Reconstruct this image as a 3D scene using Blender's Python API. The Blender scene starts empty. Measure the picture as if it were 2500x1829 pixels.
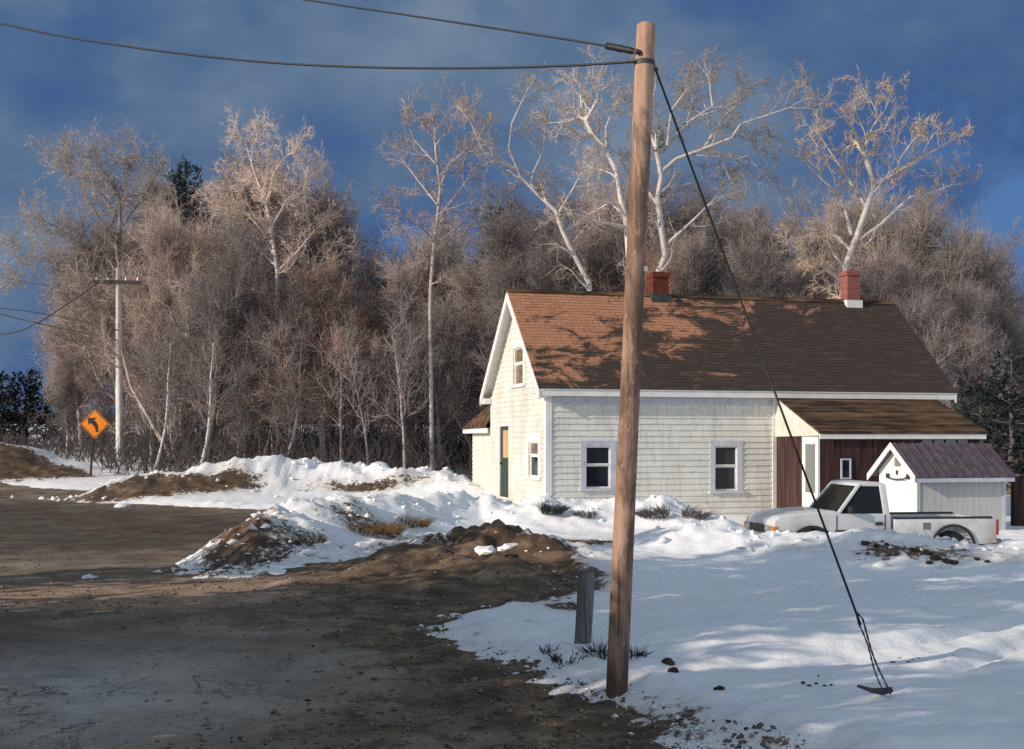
import bpy, math, random
import numpy as np
from mathutils import Vector, Matrix

SC = bpy.context.scene
COL = SC.collection
R = math.radians
rng = random.Random(7)
F, CX, HY, EYE = 3018.0, 1250.0, 1075.0, 2.2


def P(px, py, Y):
    """a point Y metres ahead, seen at that spot of the 2500 px wide photograph"""
    return ((px - CX) / F * Y, Y, EYE - (py - HY) / F * Y)


# ------------------------------------------------------------------ noise
def _hash(ix, iy, s):
    n = (ix.astype(np.int64) * 374761393 + iy.astype(np.int64) * 668265263 + s * 974634777) & 0x7fffffff
    n = ((n ^ (n >> 13)) * 1274126177) & 0x7fffffff
    return ((n ^ (n >> 16)) & 0xffff) / 65535.0


def vnoise(x, y, s=0):
    x = np.asarray(x, float); y = np.asarray(y, float)
    ix = np.floor(x); iy = np.floor(y)
    fx = x - ix; fy = y - iy
    fx = fx * fx * (3 - 2 * fx); fy = fy * fy * (3 - 2 * fy)
    a = _hash(ix, iy, s); b = _hash(ix + 1, iy, s); c = _hash(ix, iy + 1, s); d = _hash(ix + 1, iy + 1, s)
    return (a + (b - a) * fx) * (1 - fy) + (c + (d - c) * fx) * fy


def fbm(x, y, s=0, o=4):
    t = 0; a = 0.5; n = 0
    for k in range(o):
        t = t + a * vnoise(x * 2 ** k + 13.7 * k, y * 2 ** k - 7.1 * k, s + k); n += a; a *= 0.5
    return t / n - 0.5


def sstep(x, a, b):
    t = np.clip((np.asarray(x, float) - a) / (b - a), 0, 1)
    return t * t * (3 - 2 * t)


def seg_dist(x, y, pts):
    """distance to a polyline and the interpolated third value of its points"""
    best = np.full(np.shape(x), 1e9); val = np.zeros(np.shape(x))
    for (x0, y0, v0), (x1, y1, v1) in zip(pts, pts[1:]):
        dx, dy = x1 - x0, y1 - y0
        t = np.clip(((x - x0) * dx + (y - y0) * dy) / (dx * dx + dy * dy), 0, 1)
        d = np.hypot(x - x0 - t * dx, y - y0 - t * dy)
        m = d < best
        best = np.where(m, d, best); val = np.where(m, v0 + t * (v1 - v0), val)
    return best, val


def poly_sd(x, y, poly):
    """signed distance to a polygon, positive outside"""
    inside = np.zeros(np.shape(x), bool); best = np.full(np.shape(x), 1e9)
    n = len(poly)
    for i in range(n):
        x0, y0 = poly[i]; x1, y1 = poly[(i + 1) % n]
        dx, dy = x1 - x0, y1 - y0
        t = np.clip(((x - x0) * dx + (y - y0) * dy) / (dx * dx + dy * dy), 0, 1)
        best = np.minimum(best, np.hypot(x - x0 - t * dx, y - y0 - t * dy))
        if dy:
            c = ((y0 > y) != (y1 > y)) & (x < dx * (y - y0) / dy + x0)
            inside ^= c
    return np.where(inside, -best, best)


# ------------------------------------------------------------------ materials
class NT:
    def __init__(s, name):
        s.m = bpy.data.materials.new(name); s.m.use_nodes = True
        s.t = s.m.node_tree; s.n = s.t.nodes; s.l = s.t.links
        s.b = s.n['Principled BSDF']

    def node(s, typ, **kw):
        nd = s.n.new(typ)
        for k, v in kw.items():
            if k.startswith('i_'):
                nd.inputs[k[2:].replace('_', ' ')].default_value = v
            else:
                setattr(nd, k, v)
        return nd

    def link(s, a, b): s.l.new(a, b)

    def coord(s, kind='Object', scale=(1, 1, 1)):
        tc = s.node('ShaderNodeTexCoord'); mp = s.node('ShaderNodeMapping')
        mp.inputs['Scale'].default_value = scale
        s.link(tc.outputs[kind], mp.inputs['Vector']); return mp.outputs[0]

    def noise(s, vec, scale, detail=4, rough=.55, dist=0):
        n = s.node('ShaderNodeTexNoise'); n.inputs['Scale'].default_value = scale
        n.inputs['Detail'].default_value = detail; n.inputs['Roughness'].default_value = rough
        n.inputs['Distortion'].default_value = dist
        s.link(vec, n.inputs['Vector']); return n.outputs['Fac']

    def ramp(s, fac, stops):
        r = s.node('ShaderNodeValToRGB'); e = r.color_ramp.elements
        while len(e) < len(stops): e.new(0.5)
        for q, (p, c) in zip(e, stops):
            q.position = p; q.color = (c[0], c[1], c[2], 1) if not isinstance(c, (int, float)) else (c, c, c, 1)
        s.link(fac, r.inputs[0]); return r.outputs[0]

    def mix(s, fac, a, b, mode='MIX'):
        m = s.node('ShaderNodeMix'); m.data_type = 'RGBA'; m.blend_type = mode
        for k, v in ((0, fac), (6, a), (7, b)):
            sock = m.inputs[k]
            if hasattr(v, 'is_linked'): s.link(v, sock)
            elif isinstance(v, (int, float)): sock.default_value = v if k == 0 else (v, v, v, 1)
            else: sock.default_value = (*v, 1)
        return m.outputs[2]

    def math(s, op, a, b=0.0, clamp=False):
        m = s.node('ShaderNodeMath'); m.operation = op; m.use_clamp = clamp
        for i, v in enumerate((a, b)):
            if hasattr(v, 'is_linked'): s.link(v, m.inputs[i])
            else: m.inputs[i].default_value = v
        return m.outputs[0]

    def bump(s, h, strength=.3, dist=.02):
        b = s.node('ShaderNodeBump'); b.inputs['Strength'].default_value = strength
        b.inputs['Distance'].default_value = dist
        s.link(h, b.inputs['Height']); s.link(b.outputs[0], s.b.inputs['Normal'])

    def color(s, c):
        if hasattr(c, 'is_linked'): s.link(c, s.b.inputs['Base Color'])
        else: s.b.inputs['Base Color'].default_value = (*c, 1)

    def attr(s, name):
        a = s.node('ShaderNodeAttribute'); a.attribute_name = name; return a.outputs['Fac']

    def set(s, rough=.8, metal=0, spec=.3):
        s.b.inputs['Roughness'].default_value = rough; s.b.inputs['Metallic'].default_value = metal
        s.b.inputs['Specular IOR Level'].default_value = spec


def mottled(name, c0, c1, scale=4, stretch=(1, 1, 1), rough=.75, bump=.15, dist=.006, spec=.3, lo=.35, hi=.65, kind='Object'):
    t = NT(name); v = t.coord(kind, stretch)
    f = t.noise(v, scale, 6, .6)
    t.color(t.ramp(f, [(lo, c0), (hi, c1)]))
    if bump: t.bump(t.noise(v, scale * 5, 4), bump, dist)
    t.set(rough, 0, spec); return t.m


def plain(name, c, rough=.5, metal=0, spec=.5, coat=0):
    t = NT(name); v = t.coord('Object')
    f = t.noise(v, 9, 5, .6)
    t.color(t.mix(t.ramp(f, [(.35, 0), (.65, 1)]), tuple(q * .86 for q in c), tuple(min(1, q * 1.08) for q in c)))
    t.set(rough, metal, spec)
    if coat: t.b.inputs['Coat Weight'].default_value = coat
    return t.m


M = {}


def make_materials():
    # painted clapboards: peeling, streaked
    def paint(name, c0, c1, dirt):
        t = NT(name); v = t.coord('Object', (1, 1, 1)); v2 = t.coord('Object', (6, 6, .8)); v3 = t.coord('Object', (.7, .7, 7))
        base = t.mix(t.ramp(t.noise(v, 1.1, 6, .62), [(.35, 0), (.66, 1)]), c0, c1)
        st = t.ramp(t.noise(v2, 1.3, 6, .65), [(.5, 0), (.75, 1)])
        base = t.mix(t.math('MULTIPLY', st, .45), base, dirt)
        pk = t.ramp(t.noise(t.coord('Object', (.9, .9, 13)), 2.0, 5, .7), [(.58, 0), (.66, 1)])
        base = t.mix(t.math('MULTIPLY', pk, .55), base, dirt)
        t.color(base); t.bump(t.noise(v3, 12, 4), .25, .004); t.set(.7, 0, .25); return t.m
    M['clap'] = paint('pale_sage_paint', (.64, .635, .585), (.81, .80, .755), (.27, .20, .11))
    M['gable'] = paint('cream_paint', (.57, .55, .49), (.75, .735, .69), (.42, .34, .21))
    M['ell'] = paint('dull_cream_paint', (.62, .60, .50), (.80, .78, .70), (.40, .34, .24))
    M['trim'] = mottled('white_trim_paint', (.72, .71, .68), (.84, .83, .80), 3, (1, 1, 1), .6)
    M['greytrim'] = mottled('blue_grey_trim_paint', (.44, .47, .55), (.60, .62, .68), 3, (1, 1, 1), .6)
    # roof: rust brown shingles with broad dark blotches
    t = NT('rust_brown_shingles'); v = t.coord('Object'); tc = t.node('ShaderNodeTexCoord')
    sp = t.node('ShaderNodeSeparateXYZ'); t.link(tc.outputs['Object'], sp.inputs[0])
    br = t.node('ShaderNodeTexBrick'); br.inputs['Scale'].default_value = 1
    for k, q in (('Brick Width', .32), ('Row Height', .14), ('Mortar Size', .012), ('Bias', 0)): br.inputs[k].default_value = q
    br.inputs['Color1'].default_value = (.54, .26, .15, 1); br.inputs['Color2'].default_value = (.60, .30, .18, 1); br.inputs['Mortar'].default_value = (.36, .17, .10, 1)
    cv = t.node('ShaderNodeCombineXYZ'); t.link(sp.outputs[0], cv.inputs[0]); t.link(t.math('MULTIPLY', sp.outputs[2], 1.5), cv.inputs[1])
    t.link(cv.outputs[0], br.inputs['Vector'])
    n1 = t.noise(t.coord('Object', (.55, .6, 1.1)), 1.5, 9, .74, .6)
    # darker towards the eaves and the far end
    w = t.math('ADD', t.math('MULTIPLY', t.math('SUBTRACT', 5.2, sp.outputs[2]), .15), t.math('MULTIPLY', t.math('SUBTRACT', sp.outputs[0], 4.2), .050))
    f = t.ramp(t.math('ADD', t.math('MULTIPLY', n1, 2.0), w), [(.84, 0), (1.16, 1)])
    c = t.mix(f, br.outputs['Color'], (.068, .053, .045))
    n3 = t.noise(v, 30, 3)
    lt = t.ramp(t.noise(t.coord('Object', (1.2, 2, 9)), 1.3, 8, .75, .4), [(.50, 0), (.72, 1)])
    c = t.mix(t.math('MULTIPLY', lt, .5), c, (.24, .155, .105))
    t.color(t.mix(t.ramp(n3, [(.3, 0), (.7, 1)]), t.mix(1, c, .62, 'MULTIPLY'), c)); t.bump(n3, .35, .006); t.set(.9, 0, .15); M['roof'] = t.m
    M['roof2'] = mottled('dark_brown_roofing', (.045, .03, .021), (.22, .135, .08), 1.6, (.5, 2.5, 2.5), .9, .3, .01, .1, .42, .72)
    M['darkboard'] = mottled('dark_maroon_boards', (.028, .014, .013), (.085, .045, .04), 1.2, (7, 7, .5), .8, .2, .004, .2)
    t = NT('red_brick'); br = t.node('ShaderNodeTexBrick'); br.inputs['Scale'].default_value = 1
    for k, q in (('Brick Width', .2), ('Row Height', .07), ('Mortar Size', .008)): br.inputs[k].default_value = q
    br.inputs['Color1'].default_value = (.22, .06, .05, 1); br.inputs['Color2'].default_value = (.30, .105, .09, 1); br.inputs['Mortar'].default_value = (.27, .15, .13, 1)
    tc = t.node('ShaderNodeTexCoord'); sp = t.node('ShaderNodeSeparateXYZ'); t.link(tc.outputs['Object'], sp.inputs[0])
    cv = t.node('ShaderNodeCombineXYZ'); t.link(t.math('ADD', sp.outputs[0], sp.outputs[1]), cv.inputs[0]); t.link(sp.outputs[2], cv.inputs[1]); t.link(cv.outputs[0], br.inputs['Vector'])
    t.color(br.outputs['Color']); t.set(.9, 0, .2); M['brick'] = t.m
    M['darkbrick'] = mottled('sooty_red_brick', (.09, .02, .016), (.17, .04, .03), 4, rough=.9)
    M['lead'] = mottled('dark_flashing', (.03, .035, .04), (.07, .08, .085), 6)
    for nm, c in (('glass', (.012, .016, .02)), ('glass_green', (.016, .026, .026)), ('glass_grey', (.055, .053, .062))):
        t = NT(nm); t.color(c); t.set(.1, 0, .22); M[nm] = t.m
    t = NT('glass_tan_reflection'); v = t.coord('Object', (1, 1, 6)); t.color(t.ramp(t.noise(v, 2, 3), [(.4, (.16, .12, .08)), (.6, (.24, .19, .13))])); t.set(.12, 0, .5); M['tan_reflect'] = t.m  # brownish reflection painted into the pane colour
    M['doorgreen'] = mottled('dark_green_door_paint', (.022, .035, .028), (.05, .07, .055), 3, (3, 3, .6), .55)
    M['doorpanel'] = mottled('tan_door_panel', (.46, .29, .14), (.60, .40, .21), 2, (4, 4, .4), .5)
    M['greyglass'] = plain('grey_door_pane', (.20, .215, .21), .25)
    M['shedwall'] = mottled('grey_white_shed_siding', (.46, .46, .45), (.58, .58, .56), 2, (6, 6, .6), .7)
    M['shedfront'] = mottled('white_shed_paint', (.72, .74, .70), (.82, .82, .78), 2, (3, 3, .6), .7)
    t = NT('purple_grey_metal_roof'); v = t.coord('Object', (5, 5, 1)); t.color(t.ramp(t.noise(v, 1.3, 5), [(.35, (.085, .064, .078)), (.65, (.145, .112, .132))])); t.set(.55, .2, .4); M['shedroof'] = t.m
    # truck
    t = NT('white_truck_paint'); v = t.coord('Object'); tc = t.node('ShaderNodeTexCoord'); sp = t.node('ShaderNodeSeparateXYZ'); t.link(tc.outputs['Object'], sp.inputs[0])
    gr = t.math('ADD', t.math('MULTIPLY', t.noise(v, 2.2, 6, .65), .9), t.math('MULTIPLY', t.math('SUBTRACT', .75, sp.outputs[2]), .5))
    t.color(t.ramp(gr, [(.36, (.62, .64, .66)), (.72, (.38, .34, .275))])); t.set(.42, 0, .45); t.b.inputs['Coat Weight'].default_value = .2; M['truck'] = t.m
    M['black'] = plain('black_plastic', (.018, .018, .02), .55)
    M['rubber'] = mottled('tyre_rubber', (.012, .012, .013), (.03, .03, .03), 8, rough=.9)
    M['rim'] = plain('grey_wheel_rim', (.20, .21, .23), .45, .5)
    M['red'] = plain('red_lens', (.28, .025, .02), .25)
    M['amber'] = plain('amber_lens', (.75, .26, .03), .25)
    M['clearlens'] = plain('clear_lamp_lens', (.34, .36, .35), .12)
    # poles
    def wood(name, c0, c1, dark, edge, dark_foot=False):
        t = NT(name); v = t.coord('Object', (9, 9, .45)); v2 = t.coord('Object', (1.6, 1.6, .5))
        b = t.ramp(t.noise(v, 1.6, 7, .65), [(.34, c0), (.66, c1)])
        pt = t.ramp(t.noise(v2, 1.7, 7, .7, .6), [(edge - .04, 0), (edge + .08, 1)])
        b = t.mix(t.math('MULTIPLY', pt, .8), b, dark)
        sp = t.ramp(t.noise(t.coord('Object', (14, 14, 5)), 2.2, 4, .7), [(.60, 0), (.66, 1)])
        b = t.mix(t.math('MULTIPLY', sp, .35), b, tuple(min(1, q * 1.5) for q in c1))
        cr = t.ramp(t.noise(t.coord('Object', (16, 16, .35)), 2.0, 4, .6), [(.60, 0), (.68, 1)])
        b = t.mix(t.math('MULTIPLY', cr, .7), b, dark)
        if dark_foot:  # darkens the wood towards its foot
            tc = t.node('ShaderNodeTexCoord'); sp_ = t.node('ShaderNodeSeparateXYZ'); t.link(tc.outputs['Object'], sp_.inputs[0])
            hz = t.math('ADD', sp_.outputs[2], t.math('MULTIPLY', t.noise(t.coord('Object', (8, 8, 2)), 1.5, 5, .7), .5))
            b = t.mix(t.ramp(hz, [(.55, .85), (.80, 0)]), b, dark)
        t.color(b); t.bump(t.math('SUBTRACT', t.noise(v, 6, 5), cr), .7, .008); t.set(.85, 0, .2); return t.m
    M['pole'] = wood('weathered_pole_wood', (.34, .20, .14), (.53, .35, .27), (.10, .068, .052), .47, True)
    M['greypole'] = wood('bleached_grey_pole_wood', (.60, .58, .56), (.80, .78, .76), (.18, .16, .15), .58)
    M['post'] = wood('dull_grey_post_wood', (.13, .13, .125), (.21, .21, .205), (.04, .04, .038), .58)
    M['arm'] = mottled('dark_crossarm_wood', (.035, .035, .035), (.075, .07, .07), 3)
    M['wire'] = plain('black_cable', (.012, .012, .013), .6)
    M['steel'] = mottled('dull_dark_steel', (.03, .03, .032), (.075, .075, .08), 10, rough=.55)
    M['orange'] = mottled('orange_sign_face', (.80, .22, .012), (.92, .28, .02), 3, rough=.45, bump=0)
    M['signpost'] = mottled('dark_rusted_post', (.03, .024, .02), (.07, .055, .045), 6)
    # trees
    def bark(name, c0, c1, sc=2.5):
        t = NT(name); v = t.coord('Object', (1, 1, .45)); f = t.noise(v, sc, 5, .65)
        oi = t.node('ShaderNodeObjectInfo')
        c = t.ramp(f, [(.34, c0), (.66, c1)])
        hs = t.node('ShaderNodeHueSaturation'); t.link(c, hs.inputs['Color'])
        t.link(t.math('ADD', t.math('MULTIPLY', oi.outputs['Random'], .62), .66), hs.inputs['Value'])
        t.link(t.math('ADD', t.math('MULTIPLY', oi.outputs['Random'], .4), .68), hs.inputs['Saturation'])
        t.color(hs.outputs[0]); t.set(.85, 0, .15); return t.m
    M['bark_white'] = bark('pale_birch_bark', (.48, .43, .41), (.72, .67, .65))
    M['bark_grey'] = bark('grey_bark', (.27, .225, .21), (.50, .43, .41))
    M['bark_dark'] = bark('dark_bark', (.08, .065, .06), (.18, .145, .135))
    M['twig_tan'] = bark('tan_twigs', (.46, .365, .315), (.70, .58, .51), 1)
    M['twig_ochre'] = bark('ochre_twigs', (.44, .33, .22), (.62, .49, .36), 1)
    M['twig_mauve'] = bark('mauve_brown_twigs', (.29, .235, .22), (.50, .415, .38), .8)
    M['twig_grey'] = bark('grey_brown_twigs', (.23, .195, .185), (.40, .34, .315), .8)
    M['twig_rust'] = bark('rust_twigs', (.38, .25, .19), (.56, .40, .32), 1)
    M['needles'] = bark('blue_green_needles', (.035, .06, .07), (.10, .13, .135), 1.5)
    M['needles_dark'] = bark('dark_needles', (.012, .017, .018), (.03, .04, .036), 1.5)
    M['brush'] = bark('dark_brush', (.075, .062, .064), (.17, .14, .14), .4)
    M['grass'] = mottled('dead_brown_grass', (.10, .055, .018), (.26, .16, .07), 3, rough=.9, bump=0)
    M['evergreen_tuft'] = mottled('dark_grey_green_stems', (.02, .026, .028), (.06, .07, .07), 5, rough=.9, bump=0)
    M['log'] = mottled('bleached_log', (.32, .30, .31), (.52, .50, .52), 3, (.6, 4, 4))
    M['clod'] = mottled('dark_earth', (.028, .018, .012), (.10, .064, .042), 6, rough=.95, bump=.6, dist=.02)
    M['leaf'] = mottled('brown_dead_leaf', (.16, .07, .03), (.28, .13, .06), 5, rough=.8, bump=0)
    # ground
    t = NT('snow'); v = t.coord('Object')
    n = t.noise(v, .9, 6, .65, .3); n2 = t.noise(v, 7, 5, .7); d = t.attr('dirt')
    f = t.math('ADD', d, t.math('ADD', t.math('MULTIPLY', t.math('SUBTRACT', n, .5), 1.3), t.math('MULTIPLY', t.math('SUBTRACT', n2, .5), 1.1)))
    fac = t.ramp(f, [(.46, 0), (.60, 1)])
    sn = t.mix(t.ramp(t.noise(v, .35, 5, .6), [(.3, 0), (.7, 1)]), (.84, .86, .89), (.90, .90, .90))
    gy = t.ramp(t.math('ADD', t.math('MULTIPLY', n2, .6), t.math('MULTIPLY', d, .9)), [(.42, 0), (.85, 1)])
    sn = t.mix(t.math('MULTIPLY', gy, .55), sn, (.50, .44, .36))
    dt = t.ramp(t.noise(v, 2.3, 7, .7), [(.3, (.03, .021, .014)), (.52, (.11, .072, .045)), (.75, (.33, .225, .15))])
    t.color(t.mix(fac, sn, dt))
    sc2 = t.coord('Object', (.35, 1, 1))
    h = t.math('ADD', t.math('MULTIPLY', t.noise(sc2, 2.6, 6, .6), 1.0), t.math('MULTIPLY', n2, .35))
    t.bump(h, .55, .06); t.set(.65, 0, .2); M['snow'] = t.m
    t = NT('asphalt_and_dirt'); v = t.coord('Object')
    b = t.attr('brown'); g = t.attr('gravel')
    big = t.noise(v, .5, 6, .65, .4); fine = t.noise(v, 28, 4, .7)
    a0 = t.ramp(t.noise(v, .8, 7, .7, .5), [(.3, (.10, .072, .050)), (.5, (.225, .172, .125)), (.7, (.37, .305, .24))])
    a0 = t.mix(t.math('MULTIPLY', t.attr('cracked'), t.ramp(t.noise(v, 1.1, 7, .75), [(.36, .45), (.58, 1)])), a0, (.56, .53, .46))
    ln_ = t.noise(t.coord('Object', (1.0, .6, 1)), 1.5, 5, .6, .7); ln2 = t.noise(t.coord('Object', (.8, 1.0, 1)), 2.6, 4, .6, .5)
    wv = t.node('ShaderNodeVectorMath'); wv.operation = 'ADD'
    cn = t.node('ShaderNodeTexNoise'); cn.inputs['Scale'].default_value = .9; cn.inputs['Detail'].default_value = 5; t.link(v, cn.inputs['Vector'])
    t.link(t.coord('Object', (1.0, .55, 1)), wv.inputs[0])
    sv = t.node('ShaderNodeVectorMath'); sv.operation = 'SCALE'; sv.inputs['Scale'].default_value = 1.1; t.link(cn.outputs['Color'], sv.inputs[0]); t.link(sv.outputs[0], wv.inputs[1])
    vo = t.node('ShaderNodeTexVoronoi'); vo.feature = 'DISTANCE_TO_EDGE'; vo.inputs['Scale'].default_value = 2.1; t.link(wv.outputs[0], vo.inputs['Vector'])
    ck = t.math('MAXIMUM', t.ramp(t.math('ABSOLUTE', t.math('SUBTRACT', ln_, .5)), [(.004, 1), (.013, 0)]), t.ramp(t.math('ABSOLUTE', t.math('SUBTRACT', ln2, .47)), [(.003, 1), (.010, 0)]))
    ckm = t.math('MULTIPLY', ck, t.math('MULTIPLY', t.ramp(t.noise(v, .8, 4), [(.44, 0), (.56, 1)]), t.attr('cracked')))
    a0 = t.mix(t.math('MULTIPLY', ckm, .85), a0, (.022, .019, .017))
    br_ = t.ramp(t.noise(v, 1.7, 7, .72), [(.28, (.035, .025, .017)), (.48, (.13, .088, .055)), (.7, (.33, .235, .15))])
    gv = t.ramp(t.noise(v, 2.1, 7, .72), [(.28, (.15, .10, .066)), (.5, (.36, .25, .17)), (.74, (.52, .38, .28))])
    nn = t.math('MULTIPLY', t.math('SUBTRACT', t.noise(v, 1.3, 8, .75), .5), 2.4)
    c = t.mix(t.ramp(t.math('ADD', b, nn), [(.35, 0), (.62, 1)]), a0, br_)
    c = t.mix(t.ramp(t.math('ADD', g, nn), [(.38, 0), (.62, 1)]), c, gv)
    dk = t.ramp(t.math('ADD', t.attr('darkened'), t.math('MULTIPLY', nn, .45)), [(.3, 0), (.75, 1)])  # darkens the far road in broad soft-edged patches
    c = t.mix(dk, c, t.mix(1, c, .40, 'MULTIPLY'))
    pe = t.ramp(t.noise(v, 45, 2, .6), [(.62, 0), (.72, 1)])
    c = t.mix(t.math('MULTIPLY', pe, .35), c, (.30, .27, .25))
    c = t.mix(t.ramp(fine, [(.3, .4), (.55, 0)]), c, t.mix(1, c, .45, 'MULTIPLY'))
    t.color(c)
    h = t.math('ADD', t.math('MULTIPLY', fine, .4), t.math('MULTIPLY', t.noise(v, 6, 5, .7), .8))
    h = t.math('SUBTRACT', h, t.math('MULTIPLY', ckm, .8))
    t.bump(h, .6, .03); t.set(.85, 0, .2); M['road'] = t.m
    M['hill'] = mottled('brown_wooded_hill', (.035, .027, .025), (.13, .09, .075), .25, (1, 1, 1), .95, .3, .2)


make_materials()


# ------------------------------------------------------------------ mesh helpers
class MB:
    def __init__(s): s.v = []; s.f = []

    def face(s, *pts):
        b = len(s.v); s.v += [tuple(p) for p in pts]; s.f.append(tuple(range(b, b + len(pts)))); return s

    def box(s, a, b, m=None):
        x0, y0, z0 = a; x1, y1, z1 = b; k = len(s.v)
        vs = [(x0, y0, z0), (x1, y0, z0), (x1, y1, z0), (x0, y1, z0), (x0, y0, z1), (x1, y0, z1), (x1, y1, z1), (x0, y1, z1)]
        if m is not None: vs = [tuple(m(*q)) if callable(m) else tuple(m @ Vector(q)) for q in vs]
        s.v += vs
        s.f += [tuple(k + i for i in q) for q in ((3, 2, 1, 0), (4, 5, 6, 7), (0, 1, 5, 4), (1, 2, 6, 5), (2, 3, 7, 6), (3, 0, 4, 7))]
        return s

    def prism(s, poly, ext):
        """poly: 3D points, ext: offset vector"""
        n = len(poly); k = len(s.v); e = Vector(ext)
        s.v += [tuple(p) for p in poly] + [tuple(Vector(p) + e) for p in poly]
        s.f.append(tuple(range(k, k + n))); s.f.append(tuple(range(k + 2 * n - 1, k + n - 1, -1)))
        for i in range(n):
            j = (i + 1) % n; s.f.append((k + j, k + i, k + n + i, k + n + j))
        return s

    def tube(s, pts, radii, n=12, cap=True):
        pts = [Vector(p) for p in pts]
        if isinstance(radii, (int, float)): radii = [radii] * len(pts)
        k0 = len(s.v); up = None
        for i, p in enumerate(pts):
            d = (pts[min(i + 1, len(pts) - 1)] - pts[max(i - 1, 0)]).normalized()
            if up is None: up = Vector((0, 0, 1)) if abs(d.z) < .9 else Vector((1, 0, 0))
            a = d.cross(up).normalized(); b = a.cross(d).normalized(); up = b
            for q in range(n):
                t = 2 * math.pi * q / n
                s.v.append(tuple(p + (a * math.cos(t) + b * math.sin(t)) * radii[i]))
        for i in range(len(pts) - 1):
            for q in range(n):
                r = (q + 1) % n
                s.f.append((k0 + i * n + q, k0 + i * n + r, k0 + (i + 1) * n + r, k0 + (i + 1) * n + q))
        if cap:
            s.f.append(tuple(k0 + q for q in range(n)))
            e = k0 + (len(pts) - 1) * n
            s.f.append(tuple(e + q for q in reversed(range(n))))
        return s

    def ring(s, c, axis, prof, n=28):
        """lathe: prof = [(radius, offset along axis)] closed loop"""
        c = Vector(c); ax = Vector(axis).normalized(); u = ax.orthogonal().normalized(); w = ax.cross(u); k0 = len(s.v); m = len(prof)
        for q in range(n):
            t = 2 * math.pi * q / n
            for r, o in prof: s.v.append(tuple(c + ax * o + (u * math.cos(t) + w * math.sin(t)) * r))
        for q in range(n):
            r_ = (q + 1) % n
            for i in range(m - 1): s.f.append((k0 + q * m + i, k0 + r_ * m + i, k0 + r_ * m + i + 1, k0 + q * m + i + 1))
        return s

    def build(s, name, mat, parent=None, smooth=False, bevel=0, kind=None):
        me = bpy.data.meshes.new(name); me.from_pydata(s.v, [], s.f); me.materials.append(mat)
        if smooth: me.shade_smooth()
        o = bpy.data.objects.new(name, me); COL.objects.link(o)
        if parent is not None: o.parent = parent
        if bevel:
            import bmesh
            bm = bmesh.new(); bm.from_mesh(me); bmesh.ops.remove_doubles(bm, verts=bm.verts, dist=1e-4); bmesh.ops.recalc_face_normals(bm, faces=bm.faces)
            ed = [e for e in bm.edges if len(e.link_faces) == 2 and e.calc_face_angle(0) > R(25)]
            bmesh.ops.bevel(bm, geom=ed, offset=bevel, segments=3, profile=.5, affect='EDGES', clamp_overlap=True)
            bm.to_mesh(me); bm.free(); me.shade_smooth()
            try: me.set_sharp_from_angle(angle=R(50))
            except Exception: pass
        if kind: o['kind'] = kind
        return o


def thing(name, label, cat, loc=(0, 0, 0), rz=0, group=None):
    o = bpy.data.objects.new(name, None); o.empty_display_size = .2; COL.objects.link(o)
    o.location = loc; o.rotation_euler = (0, 0, rz); o['label'] = label; o['category'] = cat
    if group: o['group'] = group
    return o


def tag(o, label, cat, group=None):
    o['label'] = label; o['category'] = cat
    if group: o['group'] = group
    return o


def copy_tree(o, parent=None):
    c = o.copy(); COL.objects.link(c); c.parent = parent
    for ch in o.children: copy_tree(ch, c)
    return c


def np_mesh(name, V, Fq, mat, parent=None, smooth=False, tri=False):
    me = bpy.data.meshes.new(name); k = 3 if tri else 4
    me.vertices.add(len(V)); me.vertices.foreach_set('co', np.asarray(V, np.float32).ravel())
    me.loops.add(len(Fq) * k); me.loops.foreach_set('vertex_index', np.asarray(Fq, np.int32).ravel())
    me.polygons.add(len(Fq)); me.polygons.foreach_set('loop_start', np.arange(0, len(Fq) * k, k, dtype=np.int32))
    me.update(calc_edges=True); me.validate()
    me.materials.append(mat)
    if smooth: me.shade_smooth()
    o = bpy.data.objects.new(name, me); COL.objects.link(o)
    if parent is not None: o.parent = parent
    return o


# ------------------------------------------------------------------ ground
ROAD = [(1.9, 8.2), (1.55, 8.9), (.90, 10.25), (.25, 11.75), (-.69, 13.6), (-.9, 14.6), (-.5, 15.6), (.16, 16.2), (.85, 17.6), (.9, 18.6), (.3, 20.4), (-.8, 22.4), (-2.4, 22.9),
        (-3.6, 22.4), (-4.0, 20.9), (-4.7, 20.1), (-5.3, 22.5), (-5.4, 27), (-5.2, 33.6), (-6.5, 36.4), (-9.5, 37.6), (-13.3, 40.2), (-15, 46), (-21, 49.5), (-40, 60), (-70, 40), (-70, -6), (5, -6), (3.4, 3), (2.4, 6.8)]
R1 = [(-15, 41.2, .1), (-13.4, 41.2, .45), (-10.5, 42.2, .95), (-7.6, 43.6, 1.08), (-5, 43.4, .95), (-3, 43, .98), (-1.6, 41, .6)]
R2 = [(-5.0, 20.6, .08), (-4.55, 22.2, .50), (-4.4, 24.8, .70), (-3.6, 27.2, .76), (-2.3, 29.0, .76), (-1.0, 30.2, .72), (.6, 29.6, .62), (2.3, 29.6, .55), (3.6, 29.2, .60), (4.5, 27.6, .30)]
R3 = [(2.4, 24.2, .1), (3.3, 23.2, .52), (4.3, 22.6, .52), (5.2, 22.2, .46), (6.6, 21.8, .44), (7.8, 21.4, .30), (9.2, 21.6, .32), (11, 22.2, .5), (14, 24, .5)]
R5 = [(-24, 51, 1.55), (-21.3, 51.5, 1.35), (-19.6, 52, .95), (-17.2, 51.5, .25)]


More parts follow.
